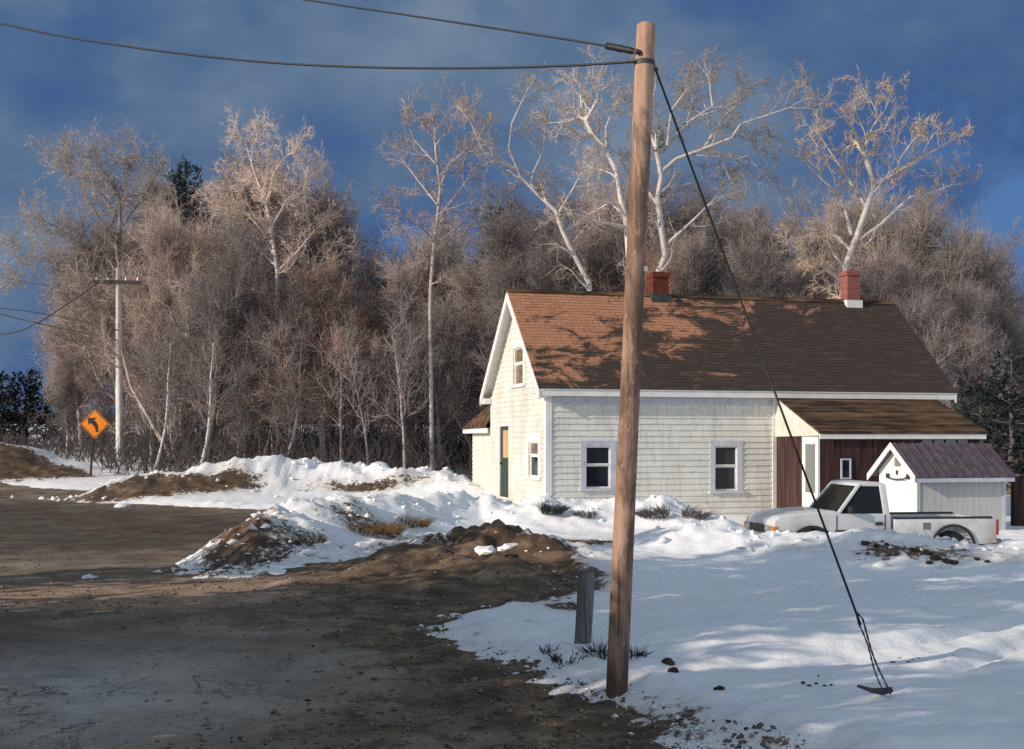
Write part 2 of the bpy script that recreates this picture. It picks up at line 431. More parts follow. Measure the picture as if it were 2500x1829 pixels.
SHADOW_GROOVES = [[(1.9, 11.6, .0), (2.3, 11.75, .05), (3.0, 12.1, .085), (4.24, 12.8, .09), (5.9, 14.3, .09), (9, 17.5, .05)], [(3.8, 11.2, .01), (4.1, 11.4, .07), (4.6, 12.05, .09), (5.4, 12.95, .09), (8, 15.6, .05)]]  # grooves shaped into the snow to stand in for two cast shadow strips


def base_g(x, y):
    x = np.asarray(x, float); y = np.asarray(y, float)
    left = 1 - sstep(x, -9, 1)
    g = .018 * np.clip(y - 28, 0, 60) * left
    g = g + .04 * np.clip(y - 48, 0, 60)
    g = g - .27 * np.exp(-(((x - 7.3) / 3.6) ** 4 + ((y - 25.4) / 2.4) ** 4))
    g = g + .44 * np.exp(-(((x + .9) / 2.0) ** 2 + ((y - 20.6) / 2.3) ** 2)) * (1 + 1.2 * fbm(x * 1.4, y * 1.4, 31) + .5 * fbm(x * 5, y * 5, 32))
    g = g - .05 * sstep(x, 1.0, 4.0) * (1 - sstep(y, 14, 20))
    d, h = seg_dist(x, y, R5)
    g = g + h * np.exp(-(d / 1.9) ** 2) * (1 + .7 * fbm(x * .8, y * .8, 5))
    g = g + .06 * fbm(x * .35, y * .35, 2)
    return g


def snow_h(x, y):
    g = base_g(x, y)
    sd = poly_sd(x, y, ROAD)
    n = fbm(x * 1.1, y * 1.1, 11, 4); n2 = fbm(x * 4, y * 4, 12, 4)
    edge = np.clip(sd * .22, -.5, .10) + n * .10 * sstep(-sd, -2.5, .6) + n2 * (.045 + .11 * np.exp(-(sd / .9) ** 2))
    z = g + edge + .02 + gauss(x, y, -1.4, 21.6, 2.6, 1.7) * (.27 + .55 * n + .14 * n2)
    z = z + .05 * fbm(x * .5, y * 1.3, 17) + .03 * n2 * (y < 30)
    # long low drifts on the open field
    fld = sstep(x, .5, 2.5) * (1 - sstep(y, 19, 23))
    z = z + fld * .10 * (1 - sstep(y, 15, 18)) + fld * (.07 * np.sin(y * 1.05 - x * .45 + 2.2 * fbm(x * .3, y * .3, 41)) + .05 * fbm(x * .9, y * 2.2, 43))
    for groove in SHADOW_GROOVES:
        d, h = seg_dist(x, y, groove)
        z = z - h * np.exp(-(d / .11) ** 2) + h * .35 * np.exp(-((d - .24) / .09) ** 2)
    for rd, w, amp in ((R1, 1.7, .65), (R2, 1.15, .75), (R3, 1.1, .7)):
        d, h = seg_dist(x, y, rd)
        lum = 1 + amp * 1.1 * fbm(x * 1.3, y * 1.3, 21) + amp * .45 * fbm(x * 4.2, y * 4.2, 22)
        z = z + h * np.exp(-np.abs(d / w) ** 2.2) * lum
        z = z + .12 * amp * fbm(x * 2.6, y * 2.6, 25) * np.exp(-(d / (w * 1.7)) ** 2) * (h > .05)
    return z


def axis(fine0, fine1, step, lo, hi, grow=1.06):
    a = list(np.arange(fine0, fine1, step)); s = step
    while a[-1] < hi: s *= grow; a.append(a[-1] + s)
    b = []; s = step; c = fine0
    while c > lo: s *= grow; c -= s; b.append(c)
    return np.array(b[::-1] + a)


def sheet(name, hf, attrs, mat, kind='structure'):
    xs = axis(-14, 13, .085, -260, 260, 1.07); ys = axis(7.5, 33, .085, -30, 330, 1.022)
    X, Y = np.meshgrid(xs, ys); Z = hf(X, Y)
    V = np.stack([X, Y, Z], -1).reshape(-1, 3); nx, ny = len(xs), len(ys)
    i = np.arange(nx * ny).reshape(ny, nx)
    Fq = np.stack([i[:-1, :-1], i[:-1, 1:], i[1:, 1:], i[1:, :-1]], -1).reshape(-1, 4)
    o = np_mesh(name, V, Fq, mat, None, True)
    for an, fn in attrs.items():
        at = o.data.attributes.new(an, 'FLOAT', 'POINT')
        at.data.foreach_set('value', np.asarray(fn(X, Y), np.float32).ravel())
    o['kind'] = kind
    return o


def gauss(x, y, cx, cy, rx, ry): return np.exp(-(((x - cx) / rx) ** 2 + ((y - cy) / ry) ** 2))


def dirt_mask(x, y):
    d = 0
    for q in ((-12.6, 40.2, 2.2, 1.0, 1.1), (-11.0, 40.6, 1.6, .9, .5), (-9.4, 41.2, .9, .8, .7), (-5.0, 41.6, 1.6, .45, .55), (-3.2, 42.2, 1.0, .5, .4),     # far bank, road side
              (-3.0, 25.6, 1.2, 1.1, .6), (-4.7, 21.3, .6, 1.4, .6), (-4.6, 23.2, .5, 1.2, .45),   # near bank
              (-1.2, 21.6, 2.1, 1.5, .36), (-.2, 19.5, 1.6, 1.8, .85), (.4, 17.6, .9, 1.2, .9), (.4, 24.6, 1.9, 1.2, .5), (.0, 22.8, 1.5, 1.0, .55),
              (.6, 15.4, .35, .5, .55), (.05, 14.2, .4, .25, .4),
              (6.4, 20.9, .9, .3, .34), (7.8, 20.6, 1.0, .3, .36), (4.9, 21.3, .5, .3, .34), (9.3, 21, .6, .3, .3),
              (-22, 50, 3.2, 1.6, 1.0), (-18.6, 50.4, 2.4, .9, .7), (-15.5, 45, 2.2, 2.6, .5), (.8, 9.6, .9, 1.0, .3)):
        d = d + q[4] * gauss(x, y, *q[:4])
    d = d + .30 * np.exp(-(poly_sd(x, y, ROAD) / .55) ** 2) * (y < 34)
    d = d + .9 * gauss(x, y, .5, 24.4, 2.0, 1.1) + .3 * gauss(x, y, -7, 41.8, 5, .8) + .22 * gauss(x, y, -2.5, 28.2, 3, 1.0) + .25 * gauss(x, y, 7.5, 21, 3.4, .9)
    return np.clip(d, 0, 1.1) + .10 * sstep(y, 46, 56)


def brown_mask(x, y):
    sd = poly_sd(x, y, ROAD)
    b = .75 * sstep(sd, -1.6, -.1) * (1 - sstep(y, 30, 36))
    b = b + .42 * gauss(x, y, .2, 11, 2.4, 4.5) + .85 * gauss(x, y, -1.6, 18.8, 2.8, 4.2) + .5 * gauss(x, y, -8, 29.5, 3.5, 1.6) + .35 * gauss(x, y, .2, 8.4, 1.0, 1.2) + .35 * gauss(x, y, -1.6, 9.2, .8, 1.4) + .6 * gauss(x, y, -19, 44, 6, 4)
    return np.clip(b - .8 * gauss(x, y, -4.0, 10.6, 1.8, 2.2), -.6, 1.1)


def gravel_mask(x, y):
    g = 1.15 * gauss(x, y, -6.2, 17.6, 3.6, 1.8) + .5 * gauss(x, y, -9, 23.5, 2.0, .8) + .8 * gauss(x, y, -4.6, 20.6, .9, 1.6) + .45 * gauss(x, y, -11.5, 37.6, 4, .7) + .42 * gauss(x, y, -2.4, 8.6, .6, .7) + .5 * gauss(x, y, -20, 40, 6, 1)
    return np.clip(g, 0, 1)


def road_h(x, y): return base_g(x, y) + (.02 + .10 * brown_mask(x, y)) * fbm(x * 3.2, y * 3.2, 51, 5) + .05 * fbm(x * 1.2, y * 1.2, 52) * gauss(x, y, -2, 19, 4, 5)


sheet('ground', snow_h, {'dirt': dirt_mask}, M['snow'])
sheet('road', road_h, {'brown': brown_mask, 'gravel': gravel_mask, 'darkened': lambda x, y: np.clip(.95 * gauss(x, y, -9, 29, 6, 7.2) + .8 * gauss(x, y, -17, 36, 7, 7) + .35 * gauss(x, y, -1, 17.5, 2.5, 4), 0, 1), 'cracked': lambda x, y: np.clip(1.15 * gauss(x, y, -4.0, 10.6, 1.9, 2.4), 0, 1)}, M['road'])


def gz(x, y): return float(max(snow_h(np.array([x]), np.array([y]))[0], road_h(np.array([x]), np.array([y]))[0]))


def onground(px, py):
    """the place on the terrain seen there"""
    Y = np.geomspace(7.0, 60, 900); X = (px - CX) / F * Y; Z = EYE - (py - HY) / F * Y
    H_ = np.maximum(snow_h(X, Y), road_h(X, Y)); k_ = np.argmax(Z <= H_)
    return (float(X[k_]), float(Y[k_]), float(H_[k_]))


# wooded rise behind everything
def hill():
    xs = np.linspace(-220, 220, 120); ys = np.linspace(84, 300, 40)
    X, Y = np.meshgrid(xs, ys)
    Z = 1.2 + (Y - 84) * .10 * (.35 + .65 * sstep(X, -60, -5)) + 2.2 * fbm(X * .05, Y * .05, 61) + .8 * fbm(X * .3, Y * .3, 62)
    V = np.stack([X, Y, Z], -1).reshape(-1, 3); i = np.arange(X.size).reshape(X.shape)
    Fq = np.stack([i[:-1, :-1], i[:-1, 1:], i[1:, 1:], i[1:, :-1]], -1).reshape(-1, 4)
    o = np_mesh('hill', V, Fq, M['hill'], None, True); o['kind'] = 'structure'


hill()


# ------------------------------------------------------------------ house
def saw(mb, fn, u0, u1, s0, s1, step, t, openings=(), lim=None):
    """overlapping boards: rows of height step along s from s0 to s1, thickness t at the lower edge; fn(u, s, off) -> point"""
    cuts = sorted({round(q, 4) for o in openings for q in o[2:4]})
    n = max(1, round((s1 - s0) / step)); st = (s1 - s0) / n
    for i in range(n):
        a, b = s0 + i * st, s0 + (i + 1) * st
        sub = [a] + [c for c in cuts if a + 1e-4 < c < b - 1e-4] + [b]
        for c, d in zip(sub, sub[1:]):
            oc = t * (1 - (c - a) / st); od = t * (1 - (d - a) / st)
            iv = [(u0, u1)]
            for (p, q, zs, ze) in openings:
                if zs < d - 1e-4 and ze > c + 1e-4:
                    nv = []
                    for (l, r) in iv:
                        if q <= l or p >= r: nv.append((l, r)); continue
                        if p > l: nv.append((l, p))
                        if q < r: nv.append((q, r))
                    iv = nv
            for (l, r) in iv:
                lc, rc, ld, rd = l, r, l, r
                if lim:
                    x, y = lim(c); lc, rc = max(l, x), min(r, y)
                    x, y = lim(d); ld, rd = max(l, x), min(r, y)
                    if rc <= lc: continue
                    if rd < ld: ld = rd = (ld + rd) / 2
                mb.face(fn(lc, c, oc), fn(rc, c, oc), fn(rd, d, od), fn(ld, d, od))
                if c == a: mb.face(fn(lc, c, 0), fn(rc, c, 0), fn(rc, c, oc), fn(lc, c, oc))


HX, HYY, HROT = .92, 32.8, R(15)
HL, HW = 12.05, 6.0
house = thing('farmhouse', 'cream and pale green clapboard farmhouse with rust brown shingle roof behind the snow bank', 'house', (HX, HYY, 0), HROT)


def window(parent, fn, u0, u1, z0, z1, panes, trim, fw=.11, out=.035, name='window', sash_c='trim'):
    """fn(u, z, off) -> point on that wall. frame, sashes, panes, sill"""
    f = MB()
    def bx(mb, a0, a1, b0, b1, o0, o1): mb.box((a0, b0, o0), (a1, b1, o1), lambda u, z, o: fn(u, z, o))
    bx(f, u0, u0 + fw, z0 + .07, z1, -.08, out); bx(f, u1 - fw, u1, z0 + .07, z1, -.08, out); bx(f, u0 + fw, u1 - fw, z1 - fw, z1, -.08, out)
    fr = f.build(name, trim, parent)
    m = MB(); zm = (z0 + z1) / 2 + .02
    a, b = u0 + fw, u1 - fw; lo, hi = z0 + .07, z1 - fw
    for (q0, q1, o) in ((lo, zm, -.045), (zm, hi, -.02)):
        bx(m, a, a + .035, q0, q1, o - .02, o); bx(m, b - .035, b, q0, q1, o - .02, o); bx(m, a + .035, b - .035, q0, q0 + .045, o - .02, o); bx(m, a + .035, b - .035, q1 - .04, q1, o - .02, o)
    m.build('sash', M[sash_c], fr)
    for (q0, q1, o, mt) in ((lo, zm, -.055, panes[0]), (zm, hi, -.03, panes[1])):
        g = MB(); bx(g, a + .03, b - .03, q0 + .04, q1 - .035, o - .006, o); g.build('pane', mt, fr)
    s = MB(); bx(s, u0 - .03, u1 + .03, z0, z0 + .07, -.08, out + .05); s.build('sill', trim, fr)
    return fr


def front(u, z, o): return (u, -o, z)
def gab(t, z, o): return (-o, t, z)


def roofz(y): return 3.60 + (y + .30) * .891 if y <= 3 else 3.60 + (6.30 - y) * .891


WA = (.94, 1.93, .84, 2.19); WB = (4.68, 5.64, .74, 2.19)
w = MB(); saw(w, front, .13, 6.62, -.3, 3.62, .165, .024, [WA, WB]); w.build('clapboard_wall', M['clap'], house)
w = MB(); saw(w, front, 6.66, HL, -.3, 3.62, .165, .024); w.build('rear_wall', M['clap'], house)
# sunlit gable
GU = (2.05, 3.55, 3.72, 5.06); GL = (.48, 1.92, 1.12, 2.40); GD = (3.72, 5.08, .50, 2.72)
def glim(z):
    if z <= 3.867: return (-9, 99)
    h = (z - 3.60) / .891 - .30
    return (h, 6 - h)
w = MB(); saw(w, gab, .0, 6.0, -.3, 6.52, .15, .018, [GU, GL, GD], glim); w.build('gable_wall', M['gable'], house)
w = MB(); w.face((HL, 0, -.3), (HL, 6, -.3), (HL, 6, 3.86), (HL, 3, 6.53), (HL, 0, 3.86)); w.face((0, 6, -.3), (0, 6, 3.86), (HL, 6, 3.86), (HL, 6, -.3)); w.build('back_wall', M['ell'], house)
# inside walls seen through nothing but keeping light out
w = MB(); w.box((.15, .15, -.3), (HL - .15, 5.85, 3.5)); w.build('inner_wall', M['lead'], house)
for (a, b) in (((-.035, -.035, -.3), (.13, .0, 3.56)), ((-.035, .0, -.3), (0, .12, 3.58)), ((-.035, 5.9, -.3), (0, 6.02, 3.55)), ((6.56, -.04, -.3), (6.68, -.0, 3.42))):
    MB().box(a, b).build('corner_board', M['trim'], house)
window(house, gab, *GU, (M['tan_reflect'], M['tan_reflect']), M['trim'], .20)
window(house, gab, *GL, (M['glass'], M['tan_reflect']), M['trim'], .24)
window(house, front, *WA, (M['glass'], M['glass']), M['greytrim'], .15)
window(house, front, *WB, (M['glass_grey'], M['glass_grey']), M['greytrim'], .15)
# green door with a tan upper panel
d = MB(); d.box((-.03, 4.92, .5), (.05, 5.08, 2.72)); d.box((-.03, 3.72, .5), (.05, 3.84, 2.72)); d.box((-.03, 3.84, 2.62), (.05, 4.92, 2.72))
d.build('door_frame', M['trim'], house)
d = MB(); d.box((.01, 3.84, .5), (.06, 4.92, 2.62)); dr = d.build('door', M['doorgreen'], house)
d = MB(); d.box((-.012, 3.86, 1.68), (.009, 4.55, 2.50)); d.build('door_panel', M['doorpanel'], dr)
d = MB(); d.tube([(-.06, 4.78, 1.5), (.01, 4.78, 1.5)], [.035, .03], 12); d.build('door_handle', M['steel'], dr)
d = MB(); d.box((-1.0, 3.5, -.2), (-.04, 5.2, .42)); d.build('door_step', M['post'], house)
# roof
rl0, rl1 = -.30, HL + .22
def rf(u, s, o):
    y = -.32 + s * .7466; return (u, y - o * .665, 3.582 + s * .6653 + o * .7466)
L = (3.0 + .32) / .7466
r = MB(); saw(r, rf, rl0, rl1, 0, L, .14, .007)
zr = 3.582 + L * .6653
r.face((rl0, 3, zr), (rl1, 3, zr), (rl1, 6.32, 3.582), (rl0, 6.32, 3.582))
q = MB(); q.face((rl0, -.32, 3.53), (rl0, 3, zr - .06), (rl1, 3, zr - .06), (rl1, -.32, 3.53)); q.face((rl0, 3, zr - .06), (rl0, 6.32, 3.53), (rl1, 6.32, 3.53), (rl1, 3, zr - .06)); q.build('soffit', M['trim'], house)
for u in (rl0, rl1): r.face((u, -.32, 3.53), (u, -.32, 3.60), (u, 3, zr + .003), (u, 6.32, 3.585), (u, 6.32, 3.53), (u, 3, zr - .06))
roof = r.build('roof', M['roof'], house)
r = MB(); r.prism([(rl0 - .01, 2.86, zr - .085), (rl0 - .01, 3, zr + .04), (rl0 - .01, 3.14, zr - .085)], (rl1 - rl0 + .02, 0, 0)); r.build('ridge_cap', M['roof2'], roof)


def chimney(x, w, top, mat, flash, fm):
    c = MB(); h = w / 2; z0 = 6.1
    c.box((x - h, 3 - h, z0), (x + h, 3 + h, top - .16)); c.box((x - h - .03, 3 - h - .03, top - .157), (x + h + .03, 3 + h + .03, top - .02)); c.box((x - h + .06, 3 - h + .06, top - .02), (x + h - .06, 3 + h - .06, top + .02))
    c.build('chimney', mat, roof)
    f = MB(); e = .05
    f.box((x - h - e, 3 - h - .06, zr - .34), (x + h + e, 3 + h + .06, zr - .06 + flash)); f.build('chimney_flashing', fm, roof)


chimney(4.35, .50, 7.18, M['darkbrick'], .04, M['lead'])
chimney(10.75, .44, 7.46, M['brick'], .05, M['trim'])
# fascia, frieze, barge boards
f = MB(); f.box((rl0 + .03, -.30, 3.37), (rl1 - .03, -.27, 3.525)); f.box((.0, -.268, 3.50), (HL, -.02, 3.515)); f.build('fascia', M['trim'], house)
f = MB(); f.box((.14, -.035, 3.16), (6.55, -.002, 3.36)); f.build('frieze_board', M['greytrim'], house)
for x, wd in ((rl0, .05), (rl1 - .05, .05)):
    for sgn in (0, 1):
        ys = (-.31, 3.0) if not sgn else (6.31, 3.0)
        zz = [3.52, zr - .07]
        b = MB(); b.prism([(x - .012, ys[0], zz[0] - .24), (x - .012, ys[0], zz[0]), (x - .012, ys[1], zz[1]), (x - .012, ys[1], zz[1] - .26)], (wd, 0, 0)); b.build('barge_board', M['trim'], house)
# cornice return blocks under the gable eaves
for y0, y1 in ((-.28, .1), (5.9, 6.28)):
    b = MB(); b.box((-.26, y0, 3.33), (-.05, y1, 3.50)); b.build('cornice_return', M['trim'], house)

# rear ell seen past the gable
e = MB(); saw(e, lambda t, z, o: (.12 - o, t, z), 6.02, 9.1, -.3, 2.62, .15, .018, (), None); e.face((.12, 9.1, -.3), (5, 9.1, -.3), (5, 9.1, 2.68), (.12, 9.1, 2.68)); e.face((5, 6, -.3), (5, 9.1, -.3), (5, 9.1, 2.68), (5, 6, 3.5)); e.build('ell_wall', M['ell'], house)
A_, B_, C_, D_, E_ = (.62, 6.02, 3.84), (-.17, 6.02, 2.66), (-.17, 9.45, 2.62), (5.2, 9.45, 2.62), (5.2, 6.02, 3.84)
e = MB(); e.face(A_, C_, B_); e.face(A_, E_, D_, C_); e.face(*[(q[0], q[1], q[2] - .06) for q in (B_, C_, D_, (5.2, 6.02, 2.66))]); e.face(B_, C_, (-.17, 9.45, 2.56), (-.17, 6.02, 2.60)); e.face(C_, D_, (5.2, 9.45, 2.56), (-.17, 9.45, 2.56)); e.build('ell_roof', M['roof2'], house)
e = MB(); e.box((-.15, 6.02, 2.43), (-.12, 9.43, 2.575)); e.build('ell_fascia', M['trim'], house)
# front lean-to with dark boards
px0, px1 = 6.70, 11.55
def pz(y): return 3.46 + y * .4146
r = MB(); saw(r, lambda u, s, o: (u, -2.52 + s * .9237, pz(-2.52) + s * .383 + o), px0 - .06, px1 + .12, 0, 2.50 / .9237, .24, .014)
r.face((px0 - .06, -2.52, pz(-2.52) - .05), (px0 - .06, -.03, pz(-.03) - .05), (px1 + .12, -.03, pz(-.03) - .05), (px1 + .12, -2.52, pz(-2.52) - .05))
for u in (px0 - .06, px1 + .12): r.face((u, -2.52, pz(-2.52) - .05), (u, -2.52, pz(-2.52) + .01), (u, -.03, pz(-.03)), (u, -.03, pz(-.03) - .05))
r.face((px0 - .06, -2.52, pz(-2.52) - .05), (px1 + .12, -2.52, pz(-2.52) - .05), (px1 + .12, -2.52, pz(-2.52) + .014), (px0 - .06, -2.52, pz(-2.52) + .014))
r.build('porch_roof', M['roof2'], house)
f = MB(); f.box((px0 - .04, -2.50, pz(-2.5) - .19), (px1 + .10, -2.46, pz(-2.5) - .055)); f.build('porch_fascia', M['trim'], house)
g = MB(); g.prism([(px0 - .05, -.03, 2.30), (px0 - .05, -.03, 3.39), (px0 - .05, -2.44, pz(-2.44) - .06), (px0 - .05, -2.44, 2.32)], (.06, 0, 0)); g.build('porch_gable_panel', M['gable'], house)
b = MB(); y = -.03; k = 0
while y > -1.5:
    y2 = max(y - .155, -1.52); o = rng.uniform(0, .012); b.box((px0 - o, y2 + .006, -.4), (px0 + .04, y, 2.30)); y = y2
b.build('porch_side_wall', M['darkboard'], house)
fb = MB(); x = px0 + .02
while x < px1:
    x2 = min(x + .155, px1); o = rng.uniform(0, .014); fb.box((x, -2.36 - o, -.4), (x2 - .007, -2.30, 2.42)); x = x2
fb.build('porch_front_wall', M['darkboard'], house)
MB().box((px1 - .04, -2.29, -.4), (px1, -.03, 2.42)).build('porch_end_wall', M['darkboard'], house)
MB().box((px0 + .08, -2.2, -.35), (px1 - .1, -.1, 2.2)).build('inner_porch_wall', M['lead'], house)
d = MB(); d.box((px0 - .03, -2.37, -.1), (px0 + .03, -2.27, 2.295)); d.box((px0 - .03, -1.62, -.1), (px0 + .03, -1.52, 2.295)); d.box((px0 - .03, -2.27, 2.19), (px0 + .03, -1.62, 2.295)); d.build('porch_door_frame', M['trim'], house)
d = MB(); d.box((px0 - .012, -2.27, -.1), (px0 + .02, -1.62, 2.19)); pd = d.build('porch_door', M['trim'], house)
d = MB(); d.box((px0 - .022, -2.20, .82), (px0 - .0125, -1.68, 2.10)); d.build('door_pane', M['greyglass'], pd)
# little light framed window in the dark wall and the row of pale lights under the eave
f = MB()
for (a, b_) in (((7.32, 1.18), (7.37, 1.72)), ((7.58, 1.18), (7.63, 1.72)), ((7.37, 1.18), (7.58, 1.22)), ((7.37, 1.68), (7.58, 1.72))): f.box((a[0], -2.40, a[1]), (b_[0], -2.376, b_[1]))
pw = f.build('porch_window', M['greytrim'], house)
MB().box((7.37, -2.385, 1.22), (7.58, -2.376, 1.68)).build('pane', M['glass'], pw)
for k in range(4):
    MB().box((9.75 + k * .36, -2.40, 1.99), (10.05 + k * .36, -2.376, 2.22)).build('transom_pane', M['greyglass'], house)

# ------------------------------------------------------------------ shed
sh = thing('garden_shed', 'small white gabled shed with purple grey metal roof behind the pickup', 'shed', (9.18, 28.0, 0), HROT)
SW, SL, SE, SP = 1.58, 2.30, 1.50, 2.10
w = MB(); w.prism([(0, 0, -.3), (0, SW, -.3), (0, SW, SE), (0, SW / 2, SP - .03), (0, 0, SE)], (.04, 0, 0)); w.build('front_wall', M['shedfront'], sh)
w = MB(); w.box((.045, 0, -.3), (SL, .03, SE)); w.box((.045, SW - .03, -.3), (SL, SW, SE)); w.prism([(SL - .03, .03, -.3), (SL - .03, SW - .03, -.3), (SL - .03, SW - .03, SE), (SL - .03, SW / 2, SP - .06), (SL - .03, .03, SE)], (.03, 0, 0)); w.build('side_wall', M['shedwall'], sh)
for c in ((-.02, -.02), (SL - .06, -.02)):
    MB().box((c[0], c[1], -.3), (c[0] + .08, c[1] + .015, SE - .02)).build('corner_board', M['greytrim'], sh)
sl = (SP - SE) / (SW / 2); ov = .20
r = MB(); z_e = SE - ov * sl + .03
pts = [(-.18, -ov, z_e), (-.18, SW / 2, SP + .03), (-.18, SW + ov, z_e), (-.18, SW + ov, z_e - .035), (-.18, SW / 2, SP - .008), (-.18, -ov, z_e - .035)]
r.prism(pts, (SL + .32, 0, 0))
k = -.1
while k < SL + .12:
    r.prism([(k, -ov - .002, z_e + .001), (k, -ov - .002, z_e + .026), (k, SW / 2, SP + .056), (k, SW / 2, SP + .031)], (.03, 0, 0)); k += .23
r.build('shed_roof', M['shedroof'], sh)
for s in (0, 1):
    y0, y1 = ((-ov - .01, SW / 2) if s == 0 else (SW + ov + .01, SW / 2))
    b = MB(); b.prism([(-.205, y0, z_e - .14), (-.205, y0, z_e + .02), (-.205, y1, SP + .05), (-.205, y1, SP - .10)], (.024, 0, 0)); b.build('barge_board', M['trim'], sh)
b = MB(); b.box((-.16, -ov + .004, z_e - .13), (SL + .12, -ov + .024, z_e - .04)); b.build('eave_board', M['greytrim'], sh)
h = MB(); h.tube([(-.03, 1.15, 1.36), (-.07, 1.05, 1.31), (-.08, .75, 1.29), (-.07, .45, 1.31), (-.03, .35, 1.36)], .018, 8); h.build('door_bar', M['steel'], sh)
for y in (1.17, .33): MB().box((-.05, y - .05, 1.31), (-.002, y + .05, 1.42)).build('bar_bracket', M['steel'], sh)
MB().box((-.03, .66, 1.60), (-.002, .88, 1.80)).build('gable_vent', M['greyglass'], sh)
MB().box((-.03, .77, 1.40), (-.002, .83, 1.50)).build('latch', M['steel'], sh)

# dark board fence past the shed
fc = thing('board_fence', 'dark maroon board fence at the right edge beyond the white shed', 'fence', (12.15, 29.9, 0), R(6))
b = MB(); x = 0
while x < 5.2:
    hgt = 1.30 + rng.uniform(-.03, .03); b.box((x, rng.uniform(-.006, .006), -.3), (x + .14, .03, hgt)); x += .15
b.build('fence_boards', M['darkboard'], fc)
for z in (.25, 1.0): MB().box((0, .035, z), (5.2, .08, z + .09)).build('fence_rail', M['darkboard'], fc)
for x in (.0, 2.5, 5.0): MB().box((x, .085, -.4), (x + .1, .18, 1.22)).build('fence_post', M['darkboard'], fc)

# ------------------------------------------------------------------ pickup truck (x runs to the tail, y to the far side)
TG = -.27
tr = thing('pickup_truck', 'old white pickup truck parked behind the snow bank beside the shed', 'pickup', (5.86, 24.15, TG), R(8))
WB_, TW = 2.93, 1.68


def arc(cx, cz, r, a0, a1, n): return [(cx + r * math.cos(R(a0 + (a1 - a0) * i / n)), cz + r * math.sin(R(a0 + (a1 - a0) * i / n))) for i in range(n + 1)]


prof = [(-.80, .42), (-.80, .70), (-.77, .90), (-.66, .985), (-.2, 1.05), (.38, 1.085), (.48, 1.085), (.60, 1.03), (1.64, 1.02), (1.64, .34)]
prof += [(.55, .34)] + arc(0, .33, .43, 0, 180, 10) + [(-.55, .36)]
b = MB(); b.prism([(x, 0, z) for x, z in prof], (0, TW, 0)); body = b.build('body', M['truck'], tr, bevel=.035)
# cab greenhouse: pillars and roof
def cabpt(x, y, z):
    k = (z - 1.0) / .62; ins = .13 * k
    return (x, y + ins if y < TW / 2 else y - ins, z)
zb, zt = 1.025, 1.60
def cq(u, k):   # u: 'a','b','c' lines along the side; k 0 bottom .. 1 top
    z = zb + (zt - zb) * k
    x = {'ws': .52 + .50 * k, 'bp': 1.50 - .04 * k, 'rw': 1.62 - .07 * k}[u]
    return x, z
def bar(mb, p, q, wx, wy):
    (x0, y0, z0), (x1, y1, z1) = p, q
    a = [(x0, y0 - wy, z0), (x0 + wx, y0 - wy, z0), (x0 + wx, y0 + wy, z0), (x0, y0 + wy, z0)]
    c = [(x1, y1 - wy, z1), (x1 + wx, y1 - wy, z1), (x1 + wx, y1 + wy, z1), (x1, y1 + wy, z1)]
    k = len(mb.v); mb.v += a + c; mb.f += [tuple(k + i for i in t) for t in ((3, 2, 1, 0), (4, 5, 6, 7), (0, 1, 5, 4), (1, 2, 6, 5), (2, 3, 7, 6), (3, 0, 4, 7))]
c = MB()
for yb, yt in ((.07, .17), (TW - .07, TW - .17)):
    bar(c, (.50, yb, zb - .03), (1.00, yt, zt), .085, .028)
    bar(c, (1.50, yb, zb - .03), (1.45, yt, zt), .13, .028)
c.box((1.585, .10, zb - .03), (1.63, TW - .10, zb + .10)); c.box((1.52, .19, zt - .12), (1.585, TW - .19, zt))
# roof skin
rp = [(.97, zt - .035), (1.02, zt + .02), (1.12, zt + .045), (1.42, zt + .045), (1.53, zt + .02), (1.59, zt - .05)]
c.prism([(x, .155, z) for x, z in rp], (0, TW - .31, 0))
c.build('cab', M['truck'], tr, bevel=.012)
g = MB(); g.face((.56, .10, zb + .01), (.56, TW - .10, zb + .01), (1.02, TW - .185, zt - .03), (1.02, .185, zt - .03)); g.build('windshield', M['glass_green'], tr)
for s in (0, 1):
    y = (lambda q: q) if s == 0 else (lambda q: TW - q)
    g = MB(); g.face((.60, y(.072), zb), (1.52, y(.072), zb), (1.47, y(.168), zt - .03), (1.06, y(.168), zt - .03)); g.build('side_window', M['glass'], tr)
g = MB(); g.face((1.615, .13, zb + .1), (1.615, TW - .13, zb + .1), (1.57, TW - .2, zt - .12), (1.57, .2, zt - .12)); g.build('rear_window', M['glass'], tr)
# door seam, handle, mirror
d = MB(); d.box((.50, -.006, .40), (.518, .004, 1.0)); d.box((1.50, -.006, .40), (1.518, .004, 1.0)); d.box((.512, -.006, .40), (1.50, .004, .412)); d.build('door_seam', M['black'], tr)
MB().box((.53, -.016, .66), (1.49, -.001, .71)).build('side_moulding', M['black'], tr)
for x0_, x1_ in ((-.69, -.48), (.475, .495)): MB().box((x0_, -.012, .66), (x1_, -.001, .71)).build('side_moulding', M['black'], tr)
MB().box((2.30, -.004, .70), (2.46, .003, .84)).build('fuel_door', M['rim'], tr)
d = MB(); d.box((1.30, -.03, .80), (1.45, -.002, .86)); d.build('door_handle', M['black'], tr, bevel=.008)
for s in (0, 1):
    yy = -.17 if s == 0 else TW + .03
    d = MB(); d.box((.72, yy, 1.03), (.80, yy + .14, 1.17)); d.build('wing_mirror', M['black'], tr, bevel=.02)
